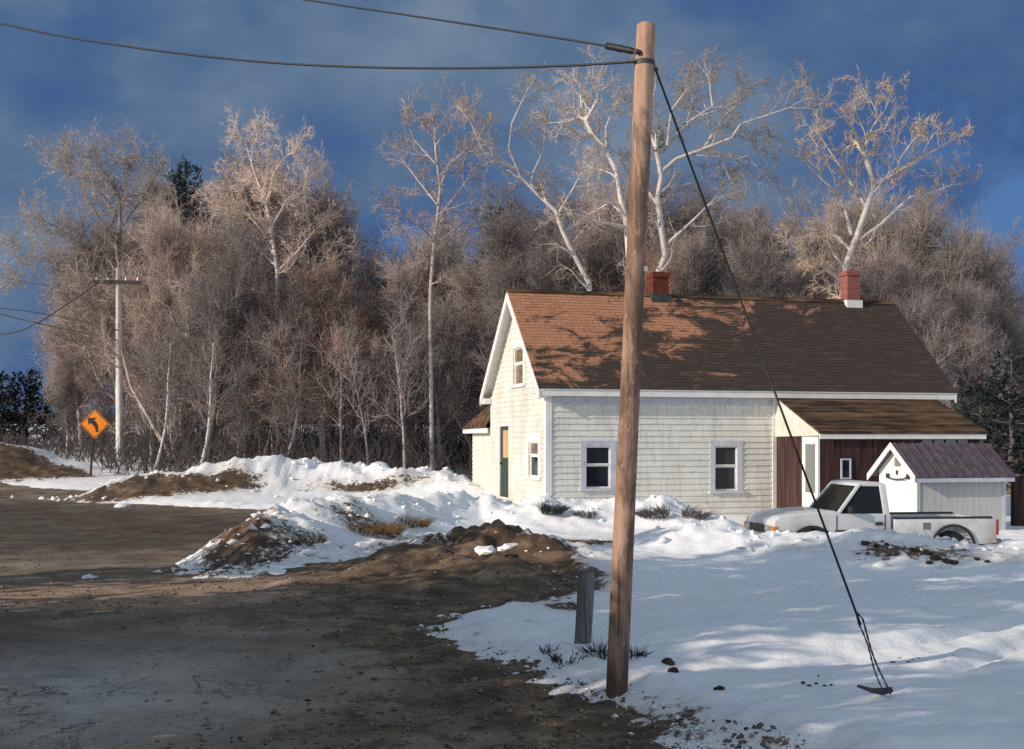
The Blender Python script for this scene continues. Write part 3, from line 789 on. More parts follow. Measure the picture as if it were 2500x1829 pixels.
# bed
BX0, BX1 = 1.70, 3.86
bp = [(BX0, .36), (BX0, .93), (BX1, .91), (BX1, .42), (WB_ + .55, .40)] + arc(WB_, .33, .44, 8, 172, 10) + [(WB_ - .55, .36)]
b = MB()
b.prism([(x, 0, z) for x, z in bp], (0, .09, 0)); b.prism([(x, TW - .09, z) for x, z in bp], (0, .09, 0))
b.box((BX0, .09, .5), (BX0 + .05, TW - .09, .92)); b.box((BX0 + .05, .09, .50), (BX1, TW - .09, .55))
b.build('bed', M['truck'], tr, bevel=.012)
MB().box((BX1 - .05, .095, .52), (BX1 + .002, TW - .095, .90)).build('tailgate', M['truck'], tr, bevel=.01)
for y in (-.008, TW - .10): MB().box((BX0, y, .915), (BX1 - .1, y + .108, .95)).build('bed_rail', M['black'], tr)
for y in (-.012, TW - .07): MB().box((BX1 - .012, y, .58), (BX1 + .035, y + .085, .89)).build('taillight', M['red'], tr)
MB().box((BX1 + .003, .05, .38), (BX1 + .13, TW - .05, .50)).build('rear_bumper', M['rim'], tr, bevel=.02)
# nose
MB().box((-.93, -.02, .40), (-.803, TW + .02, .58)).build('front_bumper', M['truck'], tr, bevel=.03)
MB().box((-.822, .40, .64), (-.795, TW - .40, .80)).build('grille', M['black'], tr)
for y in (.12, TW - .38): MB().box((-.83, y, .65), (-.79, y + .26, .80)).build('headlight', M['clearlens'], tr, bevel=.012)
for y in (-.012, TW - .10): MB().box((-.815, y, .65), (-.70, y + .112, .79)).build('turn_signal', M['amber'], tr, bevel=.008)
for y in (.35, .95): MB().tube([(.60, y, 1.095), (.72, y + .4, 1.19)], .008, 6).build('wiper', M['black'], tr)
# arch flares and wheels
for wx in (0, WB_):
    for y in (-.035, TW - .01):
        f = MB(); o = arc(wx, .33, .475, 4, 176, 14); i = arc(wx, .33, .425, 176, 4, 14)
        for a in range(14):
            f.prism([(o[a][0], y, o[a][1]), (o[a + 1][0], y, o[a + 1][1]), (i[13 - a][0], y, i[13 - a][1]), (i[14 - a][0], y, i[14 - a][1])], (0, .045, 0))
        f.build('wheel_arch', M['black'], tr)
    for y in (.03, TW - .23):
        wv = MB(); wv.ring((wx, y, .33), (0, 1, 0), [(.20, .02), (.30, .0), (.33, .03), (.33, .17), (.30, .20), (.20, .18)], 32)
        wh = wv.build('wheel', M['rubber'], tr, True)
        rm = MB(); rm.ring((wx, y, .33), (0, 1, 0), [(.001, .03), (.06, .025), (.07, .055), (.14, .065), (.17, .03), (.205, .025), (.205, .17), (.001, .17)], 24); rm.build('rim', M['rim'], wh, True)
MB().box((-.6, .25, .25), (3.8, TW - .25, .36)).build('chassis', M['black'], tr)

# ------------------------------------------------------------------ the big pole with its cables, guy and stub post
PY = 10.42
b0 = Vector(P(1503, 1745, PY)); t0 = Vector(P(1578, 62, PY))
po = thing('utility_pole', 'tall weathered brown wooden pole leaning slightly in the foreground', 'pole', tuple(b0))
pts = []; rad = []
for i in range(31):
    k = i / 30; p = b0.lerp(t0, k) - b0; pts.append(p); rad.append(.091 - .012 * k + .002 * math.sin(9 * k))
pts.append(pts[-1] + Vector((0, 0, .02))); rad.append(.052)
MB().tube(pts, rad, 24).build('pole_shaft', M['pole'], po, True)
e = Vector(P(1556, 127, PY - .06)) - b0
MB().tube([e + Vector((-.02, -.03, .0)), e + Vector((.05, .02, -.01))], .022, 10).build('eye_bolt', M['steel'], po)
e2 = Vector(P(1600, 168, PY)) - b0
MB().tube([e2 + Vector((-.05, 0, .01)), e2 + Vector((.02, 0, -.01))], .018, 10).build('guy_hook', M['steel'], po)
for k_ in (.945,):
    c_ = (t0 - b0) * k_; MB().ring(c_, t0 - b0, [(.079 + .012 * (1 - k_), -.02), (.086 + .012 * (1 - k_), -.02), (.086 + .012 * (1 - k_), .02), (.079 + .012 * (1 - k_), .02)], 24).build('steel_band', M['steel'], po)
MB().box(tuple(Vector(P(1572, 660, PY)) - b0 + Vector((-.01, -.11, -.02))), tuple(Vector(P(1572, 660, PY)) - b0 + Vector((.02, -.08, .02)))).build('pole_tag', M['clearlens'], po)


def spline(cp, n):
    out = []; c = [Vector(q) for q in cp]; c = [2 * c[0] - c[1]] + c + [2 * c[-1] - c[-2]]
    for i in range(1, len(c) - 2):
        for k in range(n):
            t = k / n; a, b, d, e = c[i - 1:i + 3]
            out.append(.5 * (2 * b + (d - a) * t + (2 * a - 5 * b + 4 * d - e) * t * t + (3 * b - a - 3 * d + e) * t ** 3))
    out.append(c[-2]); return out


c1 = [P(1552, 151, 10.38), P(1350, 162, 10.9), P(1100, 167, 11.5), P(850, 163, 12.2), P(600, 148, 12.9), P(300, 112, 13.8), P(0, 57, 14.8), P(-600, -90, 17)]
tag(MB().tube(spline(c1, 8), .011, 8).build('cable', M['wire'], None, True), 'sagging black cable crossing the sky to the pole, lower of the two', 'cable')
c2 = [P(1556, 127, 10.36), P(1480, 112, 10.6), P(1250, 76, 11.2), P(1000, 38, 12), P(800, 8, 12.6), P(500, -42, 13.6), P(-300, -190, 16.5)]
cb = thing('spliced_cable', 'black cable with a thick dark splice beside the pole top, upper of the two', 'cable', c2[0])
o0 = Vector(c2[0])
MB().tube([q - o0 for q in spline(c2, 8)], .009, 8).build('strand', M['wire'], cb, True)
a, bq = Vector(P(1556, 127, 10.36)) - o0, Vector(P(1478, 111.5, 10.6)) - o0
MB().tube([a.lerp(bq, k) for k in (0, .1, .14, .3, .42, .5, .62, .8, .95, 1)], [.014, .016, .028, .03, .026, .033, .03, .03, .03, .012], 10).build('splice', M['wire'], cb, True)

ga = Vector(P(1600, 168, PY)); gb_ = Vector(onground(2165, 1703)); gb_.z += .01
gw = thing('guy_wire', 'taut steel guy wire slanting from the pole to an anchor in the snow', 'guy wire', tuple(gb_))
dirv = (ga - gb_); ln = dirv.length; dv = dirv / ln
k = .105
MB().tube([dv * (ln * k), dirv], .0095, 8).build('strand', M['wire'], gw, True)
sd_ = dv.cross(Vector((0, 1, 0))).normalized()
pp = []; rr = []
for i in range(40):
    q = i / 39; pp.append(dv * (ln * (.005 + .115 * q)) + sd_ * (.012 + .010 * math.sin(q * 7)) * (1 if q < .9 else (1 - q) * 10)); rr.append(.0065 + .0015 * math.sin(q * 60))
MB().tube(pp, rr, 7).build('anchor_rod', M['steel'], gw, True)
pp = [dv * (ln * (.0 + .125 * i / 39)) - sd_ * (.020 + .012 * math.sin(i / 39 * 6 + 2)) * (1 if i < 35 else (39 - i) / 4) for i in range(40)]
MB().tube(pp, [.0075 + .002 * math.sin(i * 1.7) for i in range(40)], 7).build('turnbuckle', M['steel'], gw, True)
MB().tube([Vector((-.24, -.04, .085)), Vector((-.13, -.05, .05)), Vector((-.04, -.04, .04)), Vector((.03, -.02, .05))], [.010, .020, .030, .024], 8).build('anchor_plate', M['steel'], gw, True)

sb = Vector(P(1420, 1622, 12.45)); st_ = Vector(P(1433, 1393, 12.45))
q = MB(); ax = st_ - sb
q.tube([ax * t for t in (0, .2, .4, .6, .8, .96, 1)], [.088, .087, .086, .087, .086, .085, .07], 14)
tag(q.build('stub_post', M['post'], None, True), 'short dull grey wooden post standing just left of the tall pole', 'post').location = sb

# ------------------------------------------------------------------ sign and far pole
SY = 50
sx = P(228, 0, SY)[0]; sz = gz(sx, SY)
sg = thing('warning_sign', 'orange diamond curve sign with a black left arrow on a dark post', 'road sign', (sx - .08, SY, min(sz, .5) - .1))
z_c = P(0, 1035, SY)[2] - sg.location.z; hd = 36 / F * SY
cxs = P(231, 0, SY)[0] - sg.location.x
MB().tube([(-.07, .05, 0), (.0, .05, z_c * .5), (cxs, .05, z_c + .3)], .05, 8).build('signpost', M['signpost'], sg, True)
p = MB(); p.prism([(cxs + hd, 0, z_c), (cxs, 0, z_c + hd), (cxs - hd, 0, z_c), (cxs, 0, z_c - hd)], (0, .02, 0)); panel = p.build('sign_panel', M['orange'], sg)
p = MB(); o_, i_ = hd * .95, hd * .895
ou = [(cxs + o_, z_c), (cxs, z_c + o_), (cxs - o_, z_c), (cxs, z_c - o_)]; inn = [(cxs + i_, z_c), (cxs, z_c + i_), (cxs - i_, z_c), (cxs, z_c - i_)]
for i in range(4):
    j = (i + 1) % 4; p.prism([(ou[i][0], -.004, ou[i][1]), (ou[j][0], -.004, ou[j][1]), (inn[j][0], -.004, inn[j][1]), (inn[i][0], -.004, inn[i][1])], (0, .0035, 0))
p.build('border', M['black'], panel)
# arrow: stem rises from the lower right, bends left, ends in a head
u = hd
ar = [(.10, -.56), (.26, -.56), (.24, -.12), (.12, .10), (-.04, .26), (.14, .40), (-.46, .42), (-.42, -.06), (-.26, .06), (-.10, -.10), (.02, -.26)]
p = MB(); p.prism([(cxs + x * u, -.005, z_c + z * u) for x, z in ar], (0, .004, 0)); p.build('arrow', M['black'], panel)

FY = 58
fx = P(290, 0, FY)[0]; fz = gz(fx, FY)
fp = thing('roadside_utility_pole', 'distant bleached grey utility pole with one dark crossarm behind the orange sign', 'pole', (fx, FY, fz - .1))
tz = P(0, 655, FY)[2] - fz + .1
MB().tube([(0.04, 0, 0), (.02, 0, tz * .5), (0, 0, tz)], [.175, .155, .135], 14).build('pole_shaft', M['greypole'], fp, True)
cz = P(0, 690, FY)[2] - fz + .1
x0, x1 = P(231, 0, FY)[0] - fx, P(347, 0, FY)[0] - fx
MB().box((x0, -.22, cz - .085), (x1, -.12, cz + .085), lambda x, y, z: (x, y, z - .03 * x)).build('crossarm', M['arm'], fp)
for x in (x0 + .15, x0 + .7, x1 - .7, x1 - .15): MB().tube([(x, -.17, cz + .08), (x, -.17, cz + .2)], [.05, .035], 8).build('insulator', M['clearlens'], fp)
for lab, cps in (('thin roadside wire meeting the far grey pole, middle of the three', [P(287, 806, FY - .2), P(140, 772, 60), P(0, 752, 64), P(-300, 720, 75)]),
                 ('roadside wire meeting the far grey pole lowest of the three', [P(284, 830, FY - .2), P(140, 800, 60), P(0, 767, 64), P(-300, 690, 75)]),
                 ('thin wire climbing to the crossarm of the far grey pole', [P(240, 690, FY - .2), P(150, 752, 59), P(90, 789, 61), P(0, 817, 64), P(-300, 840, 72)])):
    tag(MB().tube(spline(cps, 6), .03, 6).build('wire', M['wire'], None, True), lab, 'wire')


# ------------------------------------------------------------------ trees
def tubes(segs, sides):
    """segs: list of (p0, p1, r0, r1) -> vertices, quads"""
    a = np.array([s[0] for s in segs]); b = np.array([s[1] for s in segs])
    r0 = np.array([s[2] for s in segs])[:, None]; r1 = np.array([s[3] for s in segs])[:, None]
    d = b - a; d /= np.linalg.norm(d, axis=1)[:, None] + 1e-9
    h = np.where(np.abs(d[:, 2:3]) < .9, np.array([[0, 0, 1.]]), np.array([[1., 0, 0]]))
    u = np.cross(d, h); u /= np.linalg.norm(u, axis=1)[:, None] + 1e-9; w = np.cross(d, u)
    n = len(segs); V = np.zeros((n, 2 * sides, 3))
    for q in range(sides):
        t = 2 * math.pi * q / sides; o = u * math.cos(t) + w * math.sin(t)
        V[:, q] = a + o * r0; V[:, sides + q] = b + o * r1
    base = (np.arange(n) * 2 * sides)[:, None]
    Fq = np.concatenate([base + np.array([[q, (q + 1) % sides, sides + (q + 1) % sides, sides + q]]) for q in range(sides)])
    return V.reshape(-1, 3), Fq


class Tree:
    def __init__(s, seed, tropism=.25, wig=.22, cuts=3):
        s.r = random.Random(seed); s.trunk = []; s.twig = []; s.trop = tropism; s.wig = wig; s.cuts = cuts; s.tips = []

    def unit(s):
        while True:
            v = Vector((s.r.uniform(-1, 1), s.r.uniform(-1, 1), s.r.uniform(-1, 1)))
            if .05 < v.length < 1: return v.normalized()

    def side(s, d, ang):
        ax = d.cross(s.unit())
        if ax.length < .05: ax = d.orthogonal()
        return (Matrix.Rotation(ang, 3, ax.normalized()) @ d).normalized()

    def spray(s, p, d, L, r, lev, n_child):
        """branch of level lev (0 = last twig)"""
        k = 4 if lev >= 2 else 3 if lev == 1 else 2
        r = max(r, .012 if lev else .0085)
        out = s.trunk if lev >= s.cuts else s.twig
        q = p.copy(); dd = d.copy(); st = L / k; pts = [q.copy()]
        for i in range(k):
            dd = (dd + s.unit() * s.wig + Vector((0, 0, s.trop * (.6 if lev else .3)))).normalized()
            n = q + dd * st
            out.append((tuple(q), tuple(n), r * (1 - i / k * .6), r * (1 - (i + 1) / k * .6))); q = n; pts.append(q.copy())
            if lev and i >= 0:
                for c in range(n_child[lev - 1]):
                    t = s.r.uniform(0, 1); b = pts[-2].lerp(pts[-1], t)
                    s.spray(b, s.side(dd, R(s.r.uniform(28, 65))), L * s.r.uniform(.42, .68), r * .48, lev - 1, n_child)
        if lev == 0: s.tips.append(q)

    def limb(s, pts, r0, r1, lev, n_child, every, Lk, start=.2, thick=True):
        """authored limb: a polyline of 3-D points with sprays along it"""
        pts = [Vector(q) for q in pts]; tot = sum((b - a).length for a, b in zip(pts, pts[1:])); run = 0; nxt = tot * start
        for a, b in zip(pts, pts[1:]):
            l = (b - a).length
            ra = r0 + (r1 - r0) * run / tot; rb = r0 + (r1 - r0) * (run + l) / tot
            s.trunk.append((tuple(a), tuple(b + (b - a) * .02), ra, rb))
            while nxt < run + l:
                t = (nxt - run) / l; d = (b - a).normalized(); r = ra + (rb - ra) * t
                s.spray(a.lerp(b, t), s.side(d, R(s.r.uniform(30, 70))), Lk * s.r.uniform(.6, 1.2), max(.012, min(r * .45, .05)), lev, n_child)
                nxt += every * s.r.uniform(.7, 1.3)
            run += l
        d = (pts[-1] - pts[-2]).normalized()
        for _ in range(2): s.spray(pts[-1], s.side(d, R(s.r.uniform(8, 35))), Lk * s.r.uniform(.5, .8), max(.012, r1 * .8), lev, n_child)

    def build(s, name, label, bm, tm, loc, group=None, sides=6, cat='tree'):
        root = thing(name, label, cat, loc, 0, group)
        o = np.array(loc)
        V, Fq = tubes(s.trunk, sides); np_mesh('trunk', V - o, Fq, bm, root, True)
        V, Fq = tubes(s.twig, 3); np_mesh('crown', V - o, Fq, tm, root)
        return root


def auto_tree(seed, H, spread, nl, child, lev=3, base=.25, r=.16, lean=0., trop=.3, wig=.22, twig_r=.02):
    T = Tree(seed, trop, wig, 3); q = Vector((0, 0, -.2)); d = Vector((lean, T.r.uniform(-.05, .05), 1)).normalized()
    pts = [q.copy()]; n = 8
    for i in range(n):
        d = (d + T.unit() * .10 + Vector((0, 0, .08))).normalized(); q = q + d * H * .82 / n; pts.append(q.copy())
    for i in range(n): T.trunk.append((tuple(pts[i]), tuple(pts[i + 1] + (pts[i + 1] - pts[i]) * .02), r * (1 - .1 * i), r * (1 - .1 * (i + 1))))
    for k in range(nl):
        t = base + (1 - base) * ((k + T.r.random()) / nl) ** .9; f = t * n; i = min(int(f), n - 1); p = pts[i].lerp(pts[i + 1], f - i)
        az = k * 2.4 + T.r.uniform(-.5, .5); el = R(25 + 45 * t + T.r.uniform(-10, 10))
        dd = Vector((math.cos(az) * math.cos(el), math.sin(az) * math.cos(el), math.sin(el)))
        L = H * spread * (1.2 - .75 * abs(t - .45)) * T.r.uniform(.75, 1.15)
        T.spray(p, dd, L, r * (1 - .8 * t) * .5 + .012, lev, child)
    return T


def hero(name, label, seed, Y, trunk, limbs, bm, tm, r=.2, child=(2, 1, 1), every=.85, Lk=1.6, jit=.9, lev=3, trop=.05, group=None, wig=.30):
    T = Tree(seed, trop, wig, 3)
    tp = [Vector(P(x, y, Y + T.r.uniform(-.12, .12))) for x, y in trunk]
    x, y = tp[0].x, tp[0].y; g = gz(x, y)
    if tp[0].z > g + .3: tp = [Vector((x + T.r.uniform(-.25, .25), y, g - .2)), Vector((x + .05, y, (g + tp[0].z) / 2))] + tp
    T.limb(tp, r, r * .55, lev, child, every * 1.6, Lk * .8, .55)
    for lb in limbs:
        dy = T.r.uniform(-jit, jit); n = len(lb)
        # each limb starts on the trunk and swings towards or away from the viewer
        st = min(tp, key=lambda q: (q - Vector(P(lb[0][0], lb[0][1], Y))).length)
        pts = [Vector(P(px, py, (st.y if i == 0 else Y + dy * 2.2 * i / (n - 1)))) for i, (px, py) in enumerate(lb)]
        T.limb(pts, r * .43, .02, lev, child, every, Lk, .22)
    return T.build(name, label, bm, tm, (x, y, g), group)


hero('birch_tree', 'white barked tree with spreading limbs rising beside the pink right chimney', 11, 52,
     [(2057, 745), (2058, 722), (2066, 646), (2087, 591), (2117, 507), (2134, 452), (2122, 410), (2108, 371)],
     [[(2108, 371), (2095, 340), (2083, 316), (2057, 286), (2028, 262)], [(2108, 371), (2130, 310), (2160, 270)], [(2134, 452), (2189, 422), (2197, 388), (2227, 346)], [(2189, 422), (2250, 385), (2320, 345)],
      [(2095, 587), (2150, 549), (2189, 511), (2223, 481), (2278, 469), (2322, 452)], [(2079, 613), (2045, 579), (2015, 568), (1960, 553)],
      [(2079, 575), (2062, 507), (2032, 460), (2007, 439), (1973, 405)], [(2066, 660), (2053, 689), (2015, 651), (1964, 625)], [(2117, 507), (2060, 420), (2000, 330)]],
     M['bark_white'], M['twig_ochre'], .21)
hero('birch_tree', 'tall white barked tree standing just right of the leaning pole', 12, 50,
     [(1605, 740), (1606, 668), (1625, 625), (1613, 545), (1606, 481), (1615, 430), (1604, 371)],
     [[(1604, 371), (1630, 354), (1676, 303), (1690, 250)], [(1630, 354), (1640, 269), (1676, 220)], [(1615, 420), (1651, 388), (1719, 363), (1786, 337), (1808, 303), (1871, 282), (1930, 262)], [(1719, 363), (1760, 300), (1800, 240)],
      [(1613, 480), (1625, 460), (1697, 447), (1740, 440)], [(1719, 363), (1800, 390), (1850, 370)], [(1604, 371), (1580, 300), (1600, 210)], [(1676, 303), (1740, 260), (1730, 190)], [(1606, 500), (1570, 450), (1550, 400)], [(1625, 600), (1690, 540), (1740, 490)]],
     M['bark_white'], M['twig_ochre'], .20)
hero('birch_tree', 'white barked tree leaning out to the left from behind the tall pole', 13, 51,
     [(1540, 730), (1535, 620), (1529, 542), (1514, 477), (1507, 422), (1482, 368), (1449, 332), (1431, 295)],
     [[(1431, 295), (1420, 260), (1416, 205)], [(1449, 332), (1400, 320), (1370, 300)], [(1482, 368), (1480, 310), (1500, 260)], [(1514, 500), (1460, 491), (1438, 462), (1420, 440)], [(1529, 555), (1467, 542), (1438, 531), (1390, 520)], [(1431, 295), (1460, 240), (1450, 200)]],
     M['bark_white'], M['twig_tan'], .19)
hero('birch_tree', 'pale forked tree with ochre twigs above the near end of the roof ridge', 14, 53,
     [(1440, 720), (1438, 691), (1400, 620), (1373, 564), (1358, 517), (1335, 495)],
     [[(1335, 495), (1315, 477), (1297, 451), (1300, 426), (1326, 370), (1330, 324)], [(1315, 477), (1270, 430), (1242, 364), (1250, 300), (1278, 240)], [(1358, 530), (1400, 460), (1420, 420)], [(1373, 564), (1440, 540), (1480, 520)], [(1300, 426), (1230, 400), (1180, 370), (1150, 300)]],
     M['bark_white'], M['twig_ochre'], .17)
hero('bare_tree', 'slender grey brown tree standing alone against the sky left of the gable', 15, 54,
     [(1050, 760), (1052, 690), (1061, 586), (1068, 531), (1075, 459), (1064, 368), (1061, 313)],
     [[(1061, 345), (1052, 325), (1044, 312)], [(1068, 525), (1082, 517), (1119, 469), (1140, 440)], [(1075, 455), (1097, 400), (1140, 364), (1166, 335), (1155, 290)], [(1068, 500), (1020, 440), (990, 400)], [(1064, 400), (1010, 340), (1000, 310)], [(1061, 586), (1010, 540), (975, 510)], [(1061, 600), (1110, 560), (1140, 530)]],
     M['bark_grey'], M['twig_mauve'], .11, (2, 1, 1), .7, 1.5)
hero('bare_tree', 'pinkish tan tree fanning out behind the far grey utility pole', 16, 63,
     [(300, 1080), (296, 800), (290, 642), (294, 560), (292, 490)],
     [[(292, 490), (270, 440), (240, 400)], [(292, 500), (310, 450), (300, 410)], [(292, 600), (240, 530), (205, 470), (180, 420)], [(290, 642), (200, 600), (150, 560), (110, 540)], [(292, 560), (350, 480), (380, 430)], [(290, 700), (190, 640), (120, 640), (60, 610)], [(292, 640), (360, 590), (410, 560)], [(294, 760), (200, 720), (130, 700), (60, 690)], [(294, 540), (230, 450), (150, 400)]],
     M['bark_grey'], M['twig_tan'], .16, (2, 1, 2), .7, 1.9)
hero('bare_tree', 'pale limbed tree in the middle of the left wood', 17, 60,
     [(682, 1060), (680, 850), (677, 663), (665, 578), (650, 500)],
     [[(650, 500), (620, 420), (600, 350)], [(650, 500), (670, 420), (700, 380)], [(677, 663), (730, 610), (770, 560)], [(675, 650), (620, 600), (560, 540)], [(668, 600), (620, 540), (570, 490)], [(678, 720), (760, 660), (830, 620)], [(660, 560), (700, 490), (740, 450)], [(679, 760), (600, 690), (540, 640)]],
     M['bark_white'], M['twig_tan'], .15, (2, 1, 2), .7, 1.9)


# pine with needle tufts and a few rust leaves at its crown
def pine(name, label, seed, loc, H, mat, wdt, base=.25, rust=False, group=None, tuft=26):
    T = Tree(seed, .05, .12, 0); rn = T.r; root = thing(name, label, 'tree', loc, 0, group)
    T.trunk = []; V = []; Fc = []
    for i in range(8): T.trunk.append(((rn.uniform(-.04, .04), 0, H * i / 8 - .2), (0, 0, H * (i + 1) / 8 - .2), .17 * (1 - i / 8.6), .17 * (1 - (i + 1) / 8.6)))
    rows = int(H * 2.1)
    for k in range(rows):
        t = base + (1 - base) * k / rows; nb = 7 if t < .8 else 5
        for j in range(nb):
            az = rn.uniform(0, 6.28); L = wdt * (1 - t) ** .75 * rn.uniform(.65, 1.2) + .25; el = R(rn.uniform(-12, 22) + 25 * t)
            d = Vector((math.cos(az) * math.cos(el), math.sin(az) * math.cos(el), math.sin(el))); p = Vector((0, 0, H * t))
            T.trunk.append((tuple(p), tuple(p + d * L), .035 * (1 - t) + .012, .008))
            for q in range(max(5, int(tuft * L / 2))):
                s_ = rn.uniform(.18, 1.05); c = p + d * (L * s_) + T.unit() * (.26 * (1.15 - s_ * .5))
                e = (d + T.unit() * .9 + Vector((0, 0, .2))).normalized() * rn.uniform(.22, .42); w_ = e.cross(T.unit()).normalized() * rn.uniform(.05, .10)
                b = len(V); V += [tuple(c - w_), tuple(c + w_), tuple(c + e)]; Fc.append((b, b + 1, b + 2))
    v, f = tubes(T.trunk, 6); np_mesh('trunk', v, f, M['bark_dark'], root)
    np_mesh('crown', np.array(V), np.array(Fc), mat, root, tri=True)
    return root


x, y, _ = P(452, 0, 66); pine('pine_tree', 'tall blue green pine topping the left wood', 21, (x, y, gz(x, y)), P(0, 392, 66)[2] - gz(x, y), M['needles'], 4.0, .35)
x, y, _ = P(1205, 0, 62); pine('pine_tree', 'dark teal pine half hidden among bare trees above the gable', 22, (x, y, gz(x, y)), P(0, 500, 62)[2] - gz(x, y), M['needles'], 2.0, .35)
for i, (px, top, Y, lab) in enumerate(((-30, 890, 70, 'low dark spruce at the left edge below the open sky'), (62, 905, 72, 'dark spruce left of the orange sign against open sky'), (2470, 850, 47, 'dark spruce at the right edge above the board fence'), (2395, 905, 50, 'dark spruce just right of the porch roof end'))):
    x, y, _ = P(px, 0, Y); z = gz(x, y); pine('spruce_tree', lab, 30 + i, (x, y, z), P(0, top, Y)[2] - z, M['needles_dark'], 2.6 if i < 2 else 1.7, .05)

# the wood: prototypes copied with their trunks and crowns
PROTO = []
specs = [('twig_tan', 'bark_grey', 'pinkish tan'), ('twig_mauve', 'bark_grey', 'mauve brown'), ('twig_grey', 'bark_dark', 'dull grey brown'), ('twig_rust', 'bark_grey', 'rust tinted'), ('twig_mauve', 'bark_dark', 'mauve brown'), ('twig_tan', 'bark_white', 'pale limbed'), ('twig_grey', 'bark_grey', 'dull grey brown')]
for i, (tm, bm, cn) in enumerate(specs):
    T = auto_tree(100 + i, 12, .25, 15, (3, 3, 2), 3, .20, .19, rng.uniform(-.06, .06), .28, .26)
    PROTO.append((T, tm, bm, cn))
first = {}
def top_line(px):
    xs = [-300, -60, 0, 110, 220, 300, 400, 520, 650, 780, 850, 940, 1000, 1100, 1200, 1350, 1600, 1800, 1950, 2100, 2300, 2400, 2480, 2560, 2800]
    ys = [900, 900, 890, 850, 600, 450, 390, 390, 410, 440, 570, 690, 610, 540, 500, 460, 460, 490, 550, 500, 500, 600, 710, 780, 840]
    return float(np.interp(px, xs, ys))


WOOD = []
k = 0
for row, (Y, stepx, dtop, jitt) in enumerate(((57, 150, 150, 130), (62, 112, 70, 120), (68, 105, 20, 110), (75, 112, 0, 90))):
    px = -60 + row * 31
    while px < 2560:
        yy = Y + rng.uniform(-2.2, 2.2); hx = px + rng.uniform(-35, 35)
        top = top_line(hx) + dtop + rng.uniform(-20, jitt)
        x = (hx - CX) / F * yy; z = gz(x, yy); H = EYE - (top - HY) / F * yy - z
        kind = rng.choice((0, 0, 1, 1, 1, 2, 3, 4, 5, 6)) if hx < 900 else rng.choice((0, 1, 1, 2, 4, 4, 6, 6, 3, 5))
        if 730 < hx < 900 and rng.random() < .6: kind = 3
        # keep the road clear
        if not (H < 2.5 or hx < 95 or (yy < 60 and hx < 240)): WOOD.append((hx, x, yy, z, H, kind))
        px += stepx * rng.uniform(.75, 1.25)
for (hx, x, yy, z, H, kind) in WOOD:
    T, tm, bm, cn = PROTO[kind]
    side = 'the left wood' if hx < 960 else ('the gap left of the house' if hx < 1190 else 'the wood behind the house')
    lab = f'{cn} bare tree among its like in {side}'
    if kind not in first:
        o = T.build('bare_tree', lab, M[bm], M[tm], (0, 0, 0), None, 5); first[kind] = o
    else:
        o = copy_tree(first[kind])
    o['label'] = lab; o['group'] = f'{cn} bare trees in {side}'
    s_ = H / 12.0; sx_ = s_ * rng.uniform(.85, 1.15)
    o.location = (x, yy, z - .05); o.scale = (sx_, sx_, s_); o.rotation_euler = (0, 0, rng.uniform(0, 6.28))

# thin pale saplings along the edge of the wood
SAP = []
for i, bm in enumerate(('bark_white', 'bark_grey', 'bark_dark')):
    T = auto_tree(140 + i, 8, .22, 9, (2, 2, 2), 2, .3, .085, rng.uniform(-.3, .3), .3, .34)
    SAP.append((T, bm))
sfirst = {}
for i in range(24):
    hx = rng.uniform(330, 1130) if i < 21 else rng.uniform(1180, 1950)
    yy = rng.uniform(52, 59) if hx < 1150 else rng.uniform(50, 56); x = (hx - CX) / F * yy; z = gz(x, yy); kd = i % 3
    T, bm = SAP[kd]
    side = 'the left wood' if hx < 960 else ('the gap left of the house' if hx < 1190 else 'the wood behind the house')
    cn = ('white', 'grey', 'dark')[kd]
    lab = f'thin {cn} sapling at the front edge of {side}'
    if kd not in sfirst: o = T.build('sapling', lab, M[bm], M['twig_grey'], (0, 0, 0), None, 5, 'sapling'); sfirst[kd] = o
    else: o = copy_tree(sfirst[kd])
    o['label'] = lab; o['group'] = f'thin {cn} saplings in {side}'
    q = rng.uniform(.5, 1.15); o.location = (x, yy, z - .05); o.scale = (q, q, q); o.rotation_euler = (0, 0, rng.uniform(0, 6.28))

# undergrowth: a dark tangle along the foot of the wood
segs = []
rb = random.Random(5)
for i in range(9000):
    Y = rb.uniform(50, 80); px = rb.uniform(-80, 2600)
    if 40 < px < 250 and Y < 58: continue
    x = (px - CX) / F * Y
    if -1.5 < x < 13.5 and Y < 53: Y += 6
    z = EYE * 0 + .018 * max(0, Y - 28) * (1 if x < -6 else .3) + .04 * max(0, Y - 48)
    h = rb.uniform(.5, 3.6) * rb.uniform(.5, 1.1) * (1 if px > 120 else .55); d = Vector((rb.gauss(0, .5), rb.gauss(0, .4), 1)).normalized(); p = Vector((x, Y, z)); r_ = rb.uniform(.010, .030)
    m = p + d * h * .5; e = m + (d + Vector((rb.gauss(0, .3), rb.gauss(0, .3), .1))).normalized() * h * .5
    segs += [(tuple(p), tuple(m), r_, r_ * .7), (tuple(m), tuple(e), r_ * .7, r_ * .3)]
    for q in range(6):
        b = p.lerp(m, rb.random()) if rb.random() < .5 else m.lerp(e, rb.random()); dd = (d + Vector((rb.gauss(0, .6), rb.gauss(0, .6), .1))).normalized()
        segs.append((tuple(b), tuple(b + dd * h * rb.uniform(.15, .35)), r_ * .5, r_ * .2))
V, Fq = tubes(segs, 3); br = np_mesh('brush', V, Fq, M['brush']); br['kind'] = 'stuff'

